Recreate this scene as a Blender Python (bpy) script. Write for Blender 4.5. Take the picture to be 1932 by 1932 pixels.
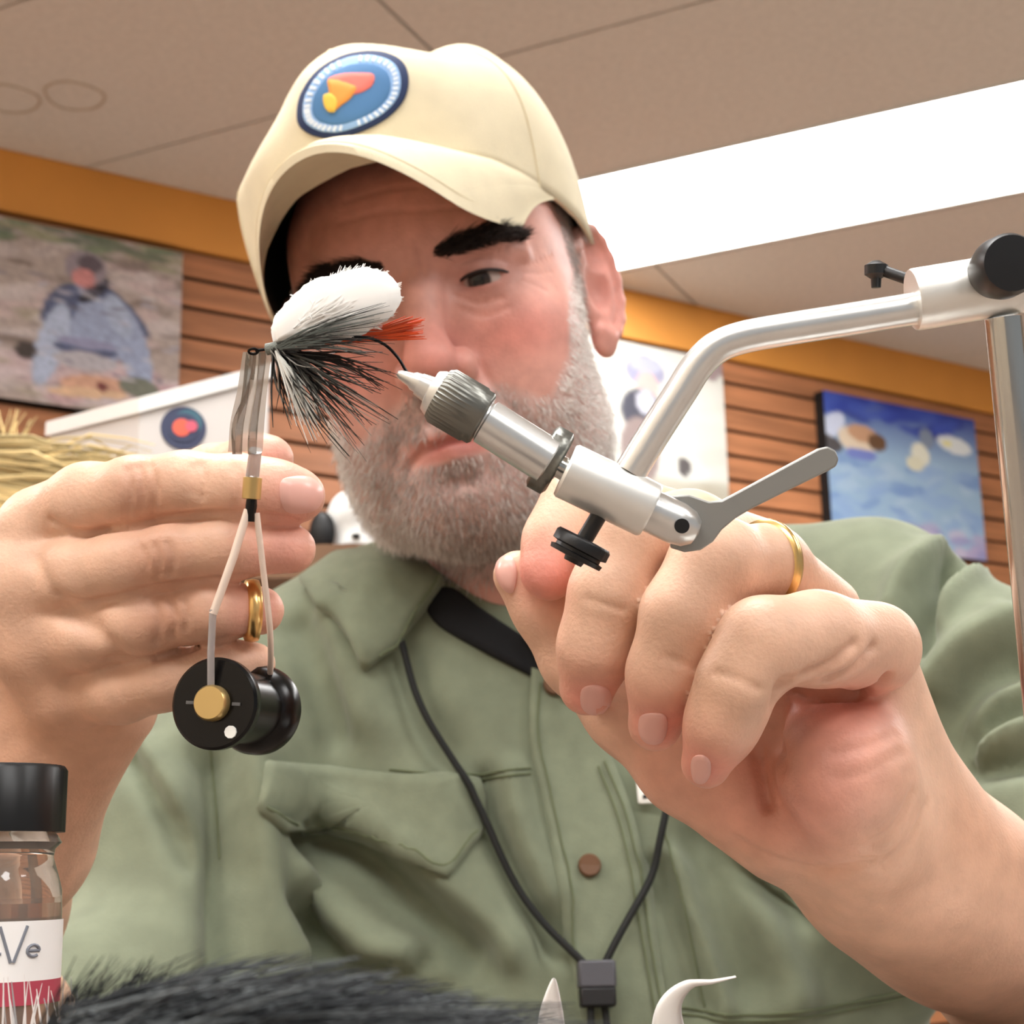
import bpy, bmesh, math, random
import numpy as np
from mathutils import Vector, Matrix
from mathutils.bvhtree import BVHTree
from mathutils.kdtree import KDTree

for o_ in list(bpy.data.objects):
    bpy.data.objects.remove(o_, do_unlink=True)
random.seed(7)
rng = np.random.default_rng(7)
SC = bpy.context.scene
COL = SC.collection

# ------------------------------------------------------------------ camera
FPX = 2900.0                       # focal length in pixels of the 1932 px frame
PITCH = math.atan(682 / FPX)       # looks up from just above the table
ROLL = math.radians(1.13)
CAM = np.array([0.0, 0.0, 0.82])
_w = np.array([0, math.cos(PITCH), math.sin(PITCH)])
_u0 = np.array([0, -math.sin(PITCH), math.cos(PITCH)])
_r0 = np.array([1.0, 0, 0])
_r = math.cos(ROLL) * _r0 - math.sin(ROLL) * _u0
_u = math.sin(ROLL) * _r0 + math.cos(ROLL) * _u0
cd = bpy.data.cameras.new('camera')
cd.sensor_width = 36.0
cd.lens = 36.0 * FPX / 1932.0
cd.clip_start = 0.01
cd.dof.use_dof = True
cd.dof.focus_distance = 0.36
cd.dof.aperture_fstop = 34.0
cam = bpy.data.objects.new('camera', cd)
cam.matrix_world = Matrix(((_r[0], _u[0], -_w[0], CAM[0]), (_r[1], _u[1], -_w[1], CAM[1]),
                           (_r[2], _u[2], -_w[2], CAM[2]), (0, 0, 0, 1)))
COL.objects.link(cam)
SC.camera = cam

# ------------------------------------------------------------------ world, exposure
SC.view_settings.view_transform = 'Standard'
SC.view_settings.look = 'None'
SC.view_settings.gamma = 1.0
SC.view_settings.exposure = 0.35
SC.view_settings.use_curve_mapping = False
wd = bpy.data.worlds.new('daylight')
SC.world = wd
wd.use_nodes = True
WBG = wd.node_tree.nodes['Background']
WBG.inputs[0].default_value = (0.94, 0.97, 1.0, 1)
WBG.inputs[1].default_value = 0.30
PANEL_POWER = 13.0                  # emission of every ceiling light panel


# ------------------------------------------------------------------ helpers
def ray(x, y):
    return _w + (x - 966.0) / FPX * _r - (y - 966.0) / FPX * _u


def P(x, y, d):
    """the place seen at pixel x, y at distance d in front of the lens"""
    return CAM + d * ray(x, y)


def px(r, d):
    return r * d / FPX


def nrm(v):
    v = np.asarray(v, float)
    return v / (np.linalg.norm(v) + 1e-12)


def srgb(r, g, b):
    def f(c):
        c /= 255.0
        return c / 12.92 if c <= 0.04045 else ((c + 0.055) / 1.055) ** 2.4
    return np.array([f(r), f(g), f(b)])


def mat(name, col, rough=0.5, metal=0.0, var=0.0, vscale=40.0, bump=0.0, bscale=300.0, spec=0.5,
        attr=False, sss=0.0, stretch=None, trans=0.0, emit=0.0, alpha=1.0, sheen=0.0, bdist=0.001, ior=1.45):
    m = bpy.data.materials.new(name)
    m.use_nodes = True
    nt = m.node_tree
    b = nt.nodes['Principled BSDF']
    c4 = (float(col[0]), float(col[1]), float(col[2]), 1)
    b.inputs['Base Color'].default_value = c4
    b.inputs['Roughness'].default_value = rough
    b.inputs['Metallic'].default_value = metal
    b.inputs['Specular IOR Level'].default_value = spec
    b.inputs['IOR'].default_value = ior
    b.inputs['Alpha'].default_value = alpha
    if trans:
        b.inputs['Transmission Weight'].default_value = trans
    if sheen:
        b.inputs['Sheen Weight'].default_value = sheen
    if emit:
        b.inputs['Emission Color'].default_value = c4
        b.inputs['Emission Strength'].default_value = emit
    if sss:
        b.inputs['Subsurface Weight'].default_value = sss
        b.inputs['Subsurface Radius'].default_value = (1.0, 0.35, 0.2)
        b.inputs['Subsurface Scale'].default_value = 0.004
    tc = nt.nodes.new('ShaderNodeTexCoord')
    mp = nt.nodes.new('ShaderNodeMapping')
    nt.links.new(tc.outputs['Object'], mp.inputs['Vector'])
    if stretch:
        mp.inputs['Scale'].default_value = stretch
    src = None
    if attr:
        a = nt.nodes.new('ShaderNodeVertexColor')
        a.layer_name = 'Col'
        src = a.outputs['Color']
    if var:
        n = nt.nodes.new('ShaderNodeTexNoise')
        n.inputs['Scale'].default_value = vscale
        n.inputs['Detail'].default_value = 5
        nt.links.new(mp.outputs['Vector'], n.inputs['Vector'])
        mr = nt.nodes.new('ShaderNodeMapRange')
        mr.inputs['From Min'].default_value = 0.3
        mr.inputs['From Max'].default_value = 0.7
        mr.inputs['To Min'].default_value = 1 - var
        mr.inputs['To Max'].default_value = 1 + var
        nt.links.new(n.outputs['Fac'], mr.inputs['Value'])
        mx = nt.nodes.new('ShaderNodeMix')
        mx.data_type = 'RGBA'
        mx.blend_type = 'MULTIPLY'
        mx.inputs['Factor'].default_value = 1.0
        if src is None:
            mx.inputs[6].default_value = c4
        else:
            nt.links.new(src, mx.inputs[6])
        nt.links.new(mr.outputs['Result'], mx.inputs[7])
        src = mx.outputs[2]
    if src is not None:
        nt.links.new(src, b.inputs['Base Color'])
    if bump:
        n = nt.nodes.new('ShaderNodeTexNoise')
        n.inputs['Scale'].default_value = bscale
        n.inputs['Detail'].default_value = 4
        nt.links.new(mp.outputs['Vector'], n.inputs['Vector'])
        bp = nt.nodes.new('ShaderNodeBump')
        bp.inputs['Strength'].default_value = bump
        bp.inputs['Distance'].default_value = bdist
        nt.links.new(n.outputs['Fac'], bp.inputs['Height'])
        nt.links.new(bp.outputs['Normal'], b.inputs['Normal'])
    return m


def mesh_obj(name, verts, faces, m=None, parent=None, smooth=True, sharp=None, cols=None, fmat=None):
    me = bpy.data.meshes.new(name)
    if isinstance(verts, np.ndarray):
        verts = verts.tolist()
    if isinstance(faces, np.ndarray):
        faces = faces.tolist()
    me.from_pydata(verts, [], faces)
    me.update()
    if smooth:
        me.shade_smooth()
        if sharp is not None:
            me.set_sharp_from_angle(angle=math.radians(sharp))
    if m is not None:
        for q in (m if isinstance(m, (list, tuple)) else [m]):
            me.materials.append(q)
    if fmat is not None:
        me.polygons.foreach_set('material_index', np.asarray(fmat, np.int32))
    if cols is not None:
        a = me.color_attributes.new('Col', 'FLOAT_COLOR', 'POINT')
        c = np.ones((len(me.vertices), 4), np.float32)
        c[:, :3] = cols
        a.data.foreach_set('color', c.ravel())
    o = bpy.data.objects.new(name, me)
    COL.objects.link(o)
    if parent is not None:
        o.parent = parent
        o.matrix_parent_inverse = parent.matrix_world.inverted()
    return o


def tag(o, label, cat, group=None, kind=None):
    if label:
        o['label'] = label
    if cat:
        o['category'] = cat
    if group:
        o['group'] = group
    if kind:
        o['kind'] = kind
    return o


def empty(name, loc, label, cat, group=None):
    o = bpy.data.objects.new(name, None)
    o.empty_display_size = 0.02
    o.matrix_world = Matrix.Translation(Vector(loc))
    COL.objects.link(o)
    return tag(o, label, cat, group)


class MB:
    """collects shapes into one mesh"""
    def __init__(self):
        self.v, self.f, self.fm, self.c = [], [], [], []

    def add(self, v, f, mi=0, col=None):
        b = len(self.v)
        self.v.extend([tuple(map(float, q)) for q in v])
        self.f.extend([tuple(int(i) + b for i in q) for q in f])
        self.fm.extend([mi] * len(f))
        self.c.extend([tuple(col) if col is not None else (1, 1, 1)] * len(v))
        return self

    def tube(self, pts, rad, n=16, caps=True, mi=0, col=None, up=None):
        pts = [np.asarray(p, float) for p in pts]
        m = len(pts)
        if not hasattr(rad, '__len__'):
            rad = [rad] * m
        tan = []
        for i in range(m):
            a, b = pts[max(i - 1, 0)], pts[min(i + 1, m - 1)]
            t = b - a
            if np.linalg.norm(t) < 1e-9:
                t = tan[-1] if tan else pts[-1] - pts[0]
            tan.append(nrm(t))
        ref = np.array([0.12, 0.2, 0.97]) if up is None else np.asarray(up, float)
        if abs(ref @ tan[0]) > 0.95:
            ref = np.array([1.0, 0.1, 0])
        v, f = [], []
        s = nrm(np.cross(tan[0], ref))
        for i in range(m):
            s = nrm(s - tan[i] * (s @ tan[i]))
            q = np.cross(tan[i], s)
            for k in range(n):
                a = 2 * math.pi * k / n
                v.append(pts[i] + rad[i] * (math.cos(a) * s + math.sin(a) * q))
        for i in range(m - 1):
            for k in range(n):
                k2 = (k + 1) % n
                f.append((i * n + k, (i + 1) * n + k, (i + 1) * n + k2, i * n + k2))
        if caps:
            f.append(tuple(range(n)))
            f.append(tuple(range((m - 1) * n, m * n))[::-1])
        return self.add(v, f, mi, col)

    def box(self, c, ax, ay, az, mi=0, col=None):
        c, ax, ay, az = [np.asarray(q, float) for q in (c, ax, ay, az)]
        v = [c + i * ax + j * ay + k * az for k in (-1, 1) for j in (-1, 1) for i in (-1, 1)]
        f = [(0, 2, 3, 1), (4, 5, 7, 6), (0, 1, 5, 4), (2, 6, 7, 3), (0, 4, 6, 2), (1, 3, 7, 5)]
        return self.add(v, f, mi, col)

    def prism(self, front, back, mi=0, col=None):
        n = len(front)
        v = list(front) + list(back)
        f = [tuple(range(n)), tuple(range(n, 2 * n))[::-1]]
        for i in range(n):
            j = (i + 1) % n
            f.append((i, i + n, j + n, j))
        return self.add(v, f, mi, col)

    def build(self, name, m=None, parent=None, sharp=35, smooth=True, attr=False, bevel=0.0):
        o = mesh_obj(name, self.v, self.f, m, parent, smooth, sharp, self.c if attr else None, self.fm)
        bm = bmesh.new()
        bm.from_mesh(o.data)
        bmesh.ops.recalc_face_normals(bm, faces=bm.faces)
        bm.to_mesh(o.data)
        bm.free()
        if bevel:
            md = o.modifiers.new('bevel', 'BEVEL')
            md.width = bevel
            md.segments = 2
            md.limit_method = 'ANGLE'
        return o


def spline(pts, n):
    """Catmull-Rom through the points"""
    p = np.asarray(pts, float)
    k = len(p)
    t = np.linspace(0, k - 1, n)
    i = np.clip(t.astype(int), 0, k - 2)
    s = (t - i)[:, None]
    p0, p1, p2, p3 = p[np.clip(i - 1, 0, k - 1)], p[i], p[i + 1], p[np.clip(i + 2, 0, k - 1)]
    return 0.5 * ((2 * p1) + (p2 - p0) * s + (2 * p0 - 5 * p1 + 4 * p2 - p3) * s ** 2 + (3 * p1 - p0 - 3 * p2 + p3) * s ** 3)


# ------------------------------------------------------------------ implicit surfaces for the body and cloth
class SDF:
    def __init__(self, lo, hi, h):
        self.lo, self.h = np.asarray(lo, float), h
        self.n = np.ceil((np.asarray(hi) - self.lo) / h).astype(int) + 1
        self.f = np.full(self.n, 1.0, np.float32)

    def _loc(self, lo, hi):
        i0 = np.clip(np.floor((lo - self.lo) / self.h).astype(int), 0, self.n)
        i1 = np.clip(np.ceil((hi - self.lo) / self.h).astype(int) + 1, 0, self.n)
        if np.any(i1 <= i0):
            return None, None
        ax = [(self.lo[k] + self.h * np.arange(i0[k], i1[k])).astype(np.float32) for k in range(3)]
        return tuple(slice(a, b) for a, b in zip(i0, i1)), ax

    def _mix(self, sl, d, k, sub):
        g = self.f[sl]
        if sub:
            d = -d
            if k <= 0:
                self.f[sl] = np.maximum(g, d)
            else:
                t = np.clip(0.5 - 0.5 * (g - d) / k, 0, 1)
                self.f[sl] = g + (d - g) * t + k * t * (1 - t)
        elif k <= 0:
            self.f[sl] = np.minimum(g, d)
        else:
            t = np.clip(0.5 + 0.5 * (g - d) / k, 0, 1)
            self.f[sl] = g + (d - g) * t - k * t * (1 - t)

    def cap(self, a, b, ra, rb, k=0.004, sub=False):
        a, b = np.asarray(a, float), np.asarray(b, float)
        pad = max(ra, rb) + k + 5 * self.h
        sl, ax = self._loc(np.minimum(a, b) - pad, np.maximum(a, b) + pad)
        if sl is None:
            return
        X, Y, Z = np.meshgrid(*ax, indexing='ij', sparse=True)
        ab = (b - a).astype(np.float32)
        L = float(ab @ ab) + 1e-12
        dx, dy, dz = X - np.float32(a[0]), Y - np.float32(a[1]), Z - np.float32(a[2])
        t = np.clip((dx * ab[0] + dy * ab[1] + dz * ab[2]) / L, 0, 1)
        d = np.sqrt((dx - ab[0] * t) ** 2 + (dy - ab[1] * t) ** 2 + (dz - ab[2] * t) ** 2) - (ra + (rb - ra) * t)
        self._mix(sl, d.astype(np.float32), k, sub)

    def chain(self, pts, rads, k=0.004, sub=False):
        for i in range(len(pts) - 1):
            self.cap(pts[i], pts[i + 1], rads[i], rads[i + 1], k, sub)

    def ell(self, c, rad, k=0.004, R=None, sub=False):
        c, rad = np.asarray(c, float), np.asarray(rad, float)
        pad = rad.max() + k + 5 * self.h
        sl, ax = self._loc(c - pad, c + pad)
        if sl is None:
            return
        X, Y, Z = np.meshgrid(*ax, indexing='ij', sparse=True)
        dx, dy, dz = X - np.float32(c[0]), Y - np.float32(c[1]), Z - np.float32(c[2])
        R = np.eye(3) if R is None else np.asarray(R, float)   # rows: axes
        q = [R[i, 0] * dx + R[i, 1] * dy + R[i, 2] * dz for i in range(3)]
        k0 = np.sqrt(sum((q[i] / rad[i]) ** 2 for i in range(3))) + 1e-6
        k1 = np.sqrt(sum((q[i] / rad[i] ** 2) ** 2 for i in range(3))) + 1e-6
        self._mix(sl, (k0 * (k0 - 1) / k1).astype(np.float32), k, sub)

    def group(self):
        g = SDF.__new__(SDF)
        g.lo, g.h, g.n = self.lo, self.h, self.n
        g.f = np.full(self.n, 1.0, np.float32)
        return g

    def merge(self, g, k):
        sl = tuple(slice(0, n) for n in self.n)
        self._mix(sl, g.f, k, False)

    def mesh(self):
        f, h = self.f, self.h
        ins = f < 0
        c = np.zeros(np.array(f.shape) - 1, np.uint8)
        for i in (0, 1):
            for j in (0, 1):
                for k in (0, 1):
                    c += ins[i:f.shape[0] - 1 + i, j:f.shape[1] - 1 + j, k:f.shape[2] - 1 + k]
        act = (c > 0) & (c < 8)
        idx = np.argwhere(act)
        ids = np.full(c.shape, -1, np.int64)
        ids[tuple(idx.T)] = np.arange(len(idx))
        acc = np.zeros((len(idx), 3))
        cnt = np.zeros(len(idx))
        corners = [(i, j, k) for i in (0, 1) for j in (0, 1) for k in (0, 1)]
        for a in corners:
            for ax in range(3):
                if a[ax]:
                    continue
                b = list(a)
                b[ax] = 1
                fa = f[idx[:, 0] + a[0], idx[:, 1] + a[1], idx[:, 2] + a[2]]
                fb = f[idx[:, 0] + b[0], idx[:, 1] + b[1], idx[:, 2] + b[2]]
                cr = (fa < 0) != (fb < 0)
                t = np.where(cr, fa / np.where(cr, fa - fb, 1), 0)
                p = np.tile(np.array(a, float), (len(idx), 1))
                p[:, ax] = t
                acc[cr] += p[cr]
                cnt += cr
        v = self.lo + h * (idx + acc / np.maximum(cnt, 1)[:, None])
        quads = []
        for ax in range(3):
            o1, o2 = [(1, 2), (2, 0), (0, 1)][ax]
            s0 = [slice(None)] * 3
            s1 = [slice(None)] * 3
            s0[ax], s1[ax] = slice(0, -1), slice(1, None)
            A, B = ins[tuple(s0)], ins[tuple(s1)]
            e = np.argwhere(A != B)
            lim = np.array(c.shape)
            ok = (e[:, o1] > 0) & (e[:, o2] > 0) & (e[:, o1] < lim[o1]) & (e[:, o2] < lim[o2])
            e = e[ok]
            d1 = np.zeros(3, int)
            d1[o1] = 1
            d2 = np.zeros(3, int)
            d2[o2] = 1
            q = np.stack([ids[tuple((e - d1 - d2).T)], ids[tuple((e - d2).T)], ids[tuple(e.T)], ids[tuple((e - d1).T)]], 1)
            flip = ~A[tuple(e.T)]
            q[flip] = q[flip][:, ::-1]
            quads.append(q)
        q = np.concatenate(quads)
        q = q[(q >= 0).all(1)]
        return v, q


def smooth_mesh(v, q, it=1, lam=0.5):
    n = len(v)
    e = np.concatenate([q[:, [0, 1]], q[:, [1, 2]], q[:, [2, 3]], q[:, [3, 0]]])
    for _ in range(it):
        s = np.zeros_like(v)
        c = np.zeros(n)
        for a, b in ((0, 1), (1, 0)):
            for k in range(3):
                s[:, k] += np.bincount(e[:, a], weights=v[e[:, b], k], minlength=n)
            c += np.bincount(e[:, a], minlength=n)
        v = v + lam * (s / np.maximum(c, 1)[:, None] - v)
    return v


def normals(v, q):
    n = np.zeros_like(v)
    fn = np.cross(v[q[:, 2]] - v[q[:, 0]], v[q[:, 3]] - v[q[:, 1]])
    for k in range(4):
        for a in range(3):
            n[:, a] += np.bincount(q[:, k], weights=fn[:, a], minlength=len(v))
    return n / (np.linalg.norm(n, axis=1)[:, None] + 1e-12)


class Surf:
    """a skin or cloth surface that details can be laid on where they are seen"""
    def __init__(self, v, q):
        self.v, self.q = v, q
        self.n = normals(v, q)
        self.bvh()

    def bvh(self):
        self.t = BVHTree.FromPolygons(self.v.tolist(), self.q.tolist())

    def hit(self, x, y, off=0.0):
        r = ray(x, y)
        L = np.linalg.norm(r)
        p, n, i, d = self.t.ray_cast(Vector(CAM), Vector(r / L))
        if p is None:
            p, n, i, d = self.t.find_nearest(Vector(P(x, y, self.v.mean(0)[1] * 1.02)))
            n = Vector(-r / L)
        p, n = np.array(p), np.array(n)
        if n @ r > 0:
            n = -n
        return p + n * off, n

    def line(self, pts, step=6.0):
        pts = np.asarray(pts, float)
        out = []
        m = max(2, int(np.sum(np.linalg.norm(np.diff(pts, axis=0), axis=1)) / step))
        for s in spline(pts, m):
            out.append(self.hit(s[0], s[1])[0])
        return np.array(out)

    def _near(self, L, w):
        lo, hi = L.min(0) - 3 * w, L.max(0) + 3 * w
        i = np.where(np.all((self.v > lo) & (self.v < hi), axis=1))[0]
        if len(i) == 0:
            return i, None
        d = np.full(len(i), 9.0)
        for p in L:
            d = np.minimum(d, np.linalg.norm(self.v[i] - p, axis=1))
        return i, d

    def crease(self, pts, w, depth, taper=True, shift=None):
        """press (depth < 0) or raise (depth > 0) a soft line of half width w"""
        L = self.line(pts)
        i, d = self._near(L, w)
        if len(i):
            g = np.exp(-(d / w) ** 2)
            self.v[i] += self.n[i] * (depth * g)[:, None]
        return L

    def refresh(self):
        self.n = normals(self.v, self.q)
        self.bvh()

    def paint(self, col, pts, w, c, s=1.0):
        L = self.line(pts) if len(pts) > 1 else np.array([self.hit(*pts[0])[0]])
        i, d = self._near(L, w)
        if len(i):
            g = (s * np.exp(-(d / w) ** 2))[:, None]
            col[i] = col[i] * (1 - g) + np.asarray(c) * g


def drape(surf, poly, off, thick, rings=5, n=40, smooth=True):
    """a closed patch lying on a surface, outline given where it is seen; has thickness"""
    poly = np.asarray(poly, float)
    if smooth:
        q = np.vstack([poly[-1:], poly, poly[:2]])
        k = len(q)
        t = np.linspace(1, k - 2, n, endpoint=False)
        i = t.astype(int)
        s = (t - i)[:, None]
        p0, p1, p2, p3 = q[i - 1], q[i], q[i + 1], q[np.minimum(i + 2, k - 1)]
        out = 0.5 * ((2 * p1) + (p2 - p0) * s + (2 * p0 - 5 * p1 + 4 * p2 - p3) * s ** 2 + (3 * p1 - p0 - 3 * p2 + p3) * s ** 3)
    else:
        d = np.vstack([poly, poly[:1]])
        L = np.concatenate([[0], np.cumsum(np.linalg.norm(np.diff(d, axis=0), axis=1))])
        t = np.linspace(0, L[-1], n, endpoint=False)
        out = np.stack([np.interp(t, L, d[:, 0]), np.interp(t, L, d[:, 1])], 1)
    c = out.mean(0)
    v, f = [], []
    for s in out:
        v.append(surf.hit(s[0], s[1], off - thick)[0])
    for r in range(rings):
        sc = 1 - r / rings
        o = off - (0.35 * thick if r == 0 else 0)
        if r == 0:
            sc = 1.0
        elif r == 1:
            sc = 0.95
        for s in out:
            p = c + (s - c) * sc
            v.append(surf.hit(p[0], p[1], o)[0])
    for r in range(rings):
        for k in range(n):
            k2 = (k + 1) % n
            f.append((r * n + k, r * n + k2, (r + 1) * n + k2, (r + 1) * n + k))
    v.append(surf.hit(c[0], c[1], off)[0])
    for k in range(n):
        f.append((rings * n + k, rings * n + (k + 1) % n, len(v) - 1))
    return np.array(v), f


def strip(surf, A, B, off, thick, n=40, m=6):
    A, B = spline(A, n), spline(B, n)
    v, f = [], []
    for i in range(n):
        for j in range(m + 2):
            t = (min(max(j - 1, 0), m - 1)) / (m - 1)
            p = A[i] + (B[i] - A[i]) * t
            o = off if 0 < j < m + 1 else off - thick
            v.append(surf.hit(p[0], p[1], o)[0])
    M = m + 2
    for i in range(n - 1):
        for j in range(M - 1):
            f.append((i * M + j, i * M + j + 1, (i + 1) * M + j + 1, (i + 1) * M + j))
    return np.array(v), f


def noise3(p, f, seed=0):
    """cheap smooth noise from sines"""
    r = np.random.default_rng(seed)
    out = np.zeros(len(p))
    for _ in range(6):
        k = nrm(r.normal(size=3)) * f * r.uniform(0.6, 1.6)
        out += np.sin(p @ k + r.uniform(0, 6.28))
    return out / 6
# ------------------------------------------------------------------ room
HC = 1.65                                            # ceiling above the lens
CZ = CAM[2] + HC
WA = np.array([-0.70903, 1.98263, 0]) * HC
WD = np.array([0.84372, 0.53678, 0])
WN = np.array([0.53678, -0.84372, 0])
UZ = np.array([0, 0, 1.0])
E1 = np.array([0.9026, -0.4305, 0])
E2 = np.array([0.4305, 0.9026, 0])


def wp(s, z, off=0.0):
    return WA + WD * s + WN * off + UZ * z


M_backing = mat('wall_backing', srgb(45, 24, 14), 0.8)
M_board = mat('stained_pine', srgb(164, 108, 72), 0.45, var=0.3, vscale=3.0, stretch=(1.0, 1.0, 14.0), bump=0.15, bscale=30)
M_trim = mat('orange_trim', srgb(208, 140, 62), 0.5, var=0.06, vscale=4)
M_ceil = mat('ceiling_tile', srgb(212, 202, 190), 0.9, var=0.05, vscale=60, bump=0.3, bscale=220)
M_ceilback = mat('ceiling_gap', srgb(150, 132, 114), 0.9)
M_plain = mat('painted_wall', srgb(205, 190, 170), 0.8, var=0.04, vscale=2)
M_floor = mat('floor_tile', srgb(168, 162, 154), 0.95, var=0.12, vscale=90)
M_lamp = mat('lamp_diffuser', (1, 0.99, 0.98), 0.5, emit=PANEL_POWER)
M_whitemetal = mat('white_enamel', srgb(225, 222, 215), 0.4)

S0, S1 = -2.6, 5.2
mb = MB()
mb.box((wp(S0, 0) + wp(S1, 0)) / 2 + UZ * (CZ / 2) - WN * 0.05, WD * (S1 - S0) / 2, WN * 0.05, UZ * CZ / 2)
wall = mb.build('wall_back', M_backing)
wall['kind'] = 'structure'
zt = CAM[2] + 0.908 * HC
bands = [(CAM[2] + 0.8645 * HC, zt)]
while bands[-1][0] > 0.09:
    z1 = bands[-1][0]
    bands.append((max(z1 - 0.0755, 0.0), z1))
for z0, z1 in bands:
    mb = MB()
    mb.box((wp(S0, 0) + wp(S1, 0)) / 2 + UZ * ((z0 + z1) / 2) + WN * 0.006, WD * (S1 - S0) / 2, WN * 0.006, UZ * ((z1 - z0) / 2 - 0.0052))
    mb.build('board', M_board, wall, bevel=0.002)
mb = MB()
mb.box((wp(S0, 0) + wp(S1, 0)) / 2 + UZ * ((zt + CZ) / 2) + WN * 0.012, WD * (S1 - S0) / 2, WN * 0.012, UZ * ((CZ - zt) / 2))
t = mb.build('trim_1', M_trim, bevel=0.003)
t['kind'] = 'structure'

# ceiling: backing and one object for every tile
mb = MB()
mb.box((0.6, 0.3, CZ + 0.05), (5.5, 0, 0), (0, 5.5, 0), (0, 0, 0.03))
ceil = mb.build('ceiling', M_ceilback)
ceil['kind'] = 'structure'
tile = None
for i in range(-4, 5):
    for j in range(-10, 7):
        c = E1 * (-1.363 + 1.22 * (i + 0.5)) + E2 * (2.602 + 0.61 * (j + 0.5))
        if (c - WA) @ WN < -0.75 or abs(c[0] - 0.6) > 4.6 or c[1] < -3.8:
            continue
        if tile is None:
            mb = MB()
            mb.box((0, 0, 0.01), E1 * 0.606, E2 * 0.301, (0, 0, 0.01))
            tile = mb.build('ceiling_tile', M_ceil, ceil)
            o = tile
        else:
            o = tile.copy()
            COL.objects.link(o)
            o.parent = ceil
        o.location = (c[0], c[1], CZ)

# brown rings that water left on one tile
M_stain = mat('water_stain', srgb(186, 168, 148), 0.9, var=0.1, vscale=80)
for sx, sy in ((-0.561, 1.827), (-0.647, 1.831)):
    mb = MB()
    q = [np.array([sx * HC, sy * HC, CZ - 0.0004]) + 0.062 * (math.cos(a) * E1 * (1 + 0.06 * math.sin(3 * a)) + math.sin(a) * E2)
         for a in np.linspace(0, 2 * math.pi, 49)]
    mb.tube(q, 0.0034, 6, caps=False)
    mb.build('water_stain', M_stain, ceil)

for k, (c1, c2, L, lab) in enumerate(((-0.51 * HC, 2.121 * HC, 1.29, 'white fluorescent ceiling panel running behind the man\'s ear'),
                                 (0.47, 2.121 * HC, 1.29, 'added unseen ceiling panel in line just right of the bright one'),  # this and the next: unseen, added to brighten the right of the wall
                                 (1.78, 2.121 * HC, 1.29, 'added unseen ceiling panel farthest right in the back row'),
                                 (-0.45, 0.62, 1.29, 'added unseen ceiling panel straight above the tying table'),  # row above the table: out of view, added for top light
                                 (-2.9, 0.62, 1.29, 'added unseen ceiling panel to the left above the table'),
                                 (2.0, 0.62, 1.29, 'added unseen ceiling panel to the right above the table'),
                                 (0.0, -1.05, 1.29, 'added unseen ceiling panel behind the photographer'),  # row behind the lens: out of view, added as front light on the face
                                 (1.8, -1.05, 1.29, 'added unseen ceiling panel at the right behind the photographer'),
                                 (-1.8, -1.05, 1.29, 'added unseen ceiling panel at the left behind the photographer'))):
    c = E1 * c1 + E2 * c2 + UZ * (CZ - 0.003)
    root = empty('ceiling_light', c, lab, 'ceiling light', 'fluorescent panels on the ceiling')
    mb = MB()
    for s in (-1, 1):
        mb.box(c + E2 * s * 0.288, E1 * L / 2, E2 * 0.004, UZ * 0.004)
        mb.box(c + E1 * s * L / 2, E1 * 0.004, E2 * 0.292, UZ * 0.004)
    mb.build('frame', M_whitemetal, root)
    mb = MB()
    mb.box(c + UZ * 0.0008, E1 * (L / 2 - 0.006), E2 * 0.284, UZ * 0.002)
    mb.build('diffuser', M_lamp, root)

mb = MB()
mb.box((0.6, 0.3, -0.03), (5.5, 0, 0), (0, 5.5, 0), (0, 0, 0.03))
o = mb.build('floor', M_floor)
o['kind'] = 'structure'
for nm, s in (('wall_left', S0), ('wall_right', S1)):
    mb = MB()
    sg = -1 if s == S0 else 1
    mb.box(wp(s, CZ / 2, 2.6) + WD * 0.05 * sg, WD * 0.05, WN * 2.6, UZ * CZ / 2)
    o = mb.build(nm, M_plain)
    o['kind'] = 'structure'


# ------------------------------------------------------------------ pictures on the wall
def canvas(n, m, base):
    im = np.zeros((m, n, 3))
    im[:] = base
    return im


def ell2(im, cx, cy, rx, ry, c, ang=0.0, soft=0.12, s=1.0):
    m, n, _ = im.shape
    X, Y = np.meshgrid((np.arange(n) + 0.5) / n, (np.arange(m) + 0.5) / m)
    a = math.radians(ang)
    dx, dy = X - cx, Y - cy
    u, v = (dx * math.cos(a) + dy * math.sin(a)) / rx, (-dx * math.sin(a) + dy * math.cos(a)) / ry
    g = np.clip((1 - np.sqrt(u * u + v * v)) / soft + 0.5, 0, 1)[..., None] * s
    im[:] = im * (1 - g) + np.asarray(c) * g


def mottled(im, cols, k, smin, smax, seed, y0=0.0, y1=1.0):
    r = np.random.default_rng(seed)
    for _ in range(k):
        ell2(im, r.uniform(0, 1), r.uniform(y0, y1), r.uniform(smin, smax), r.uniform(smin, smax) * 0.5,
             cols[r.integers(len(cols))], r.uniform(-40, 20), 0.5, 0.75)


M_print = mat('printed_canvas', (1, 1, 1), 0.55, attr=True, var=0.03, vscale=300)
M_edge = mat('black_canvas_edge', srgb(14, 12, 12), 0.7)


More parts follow.
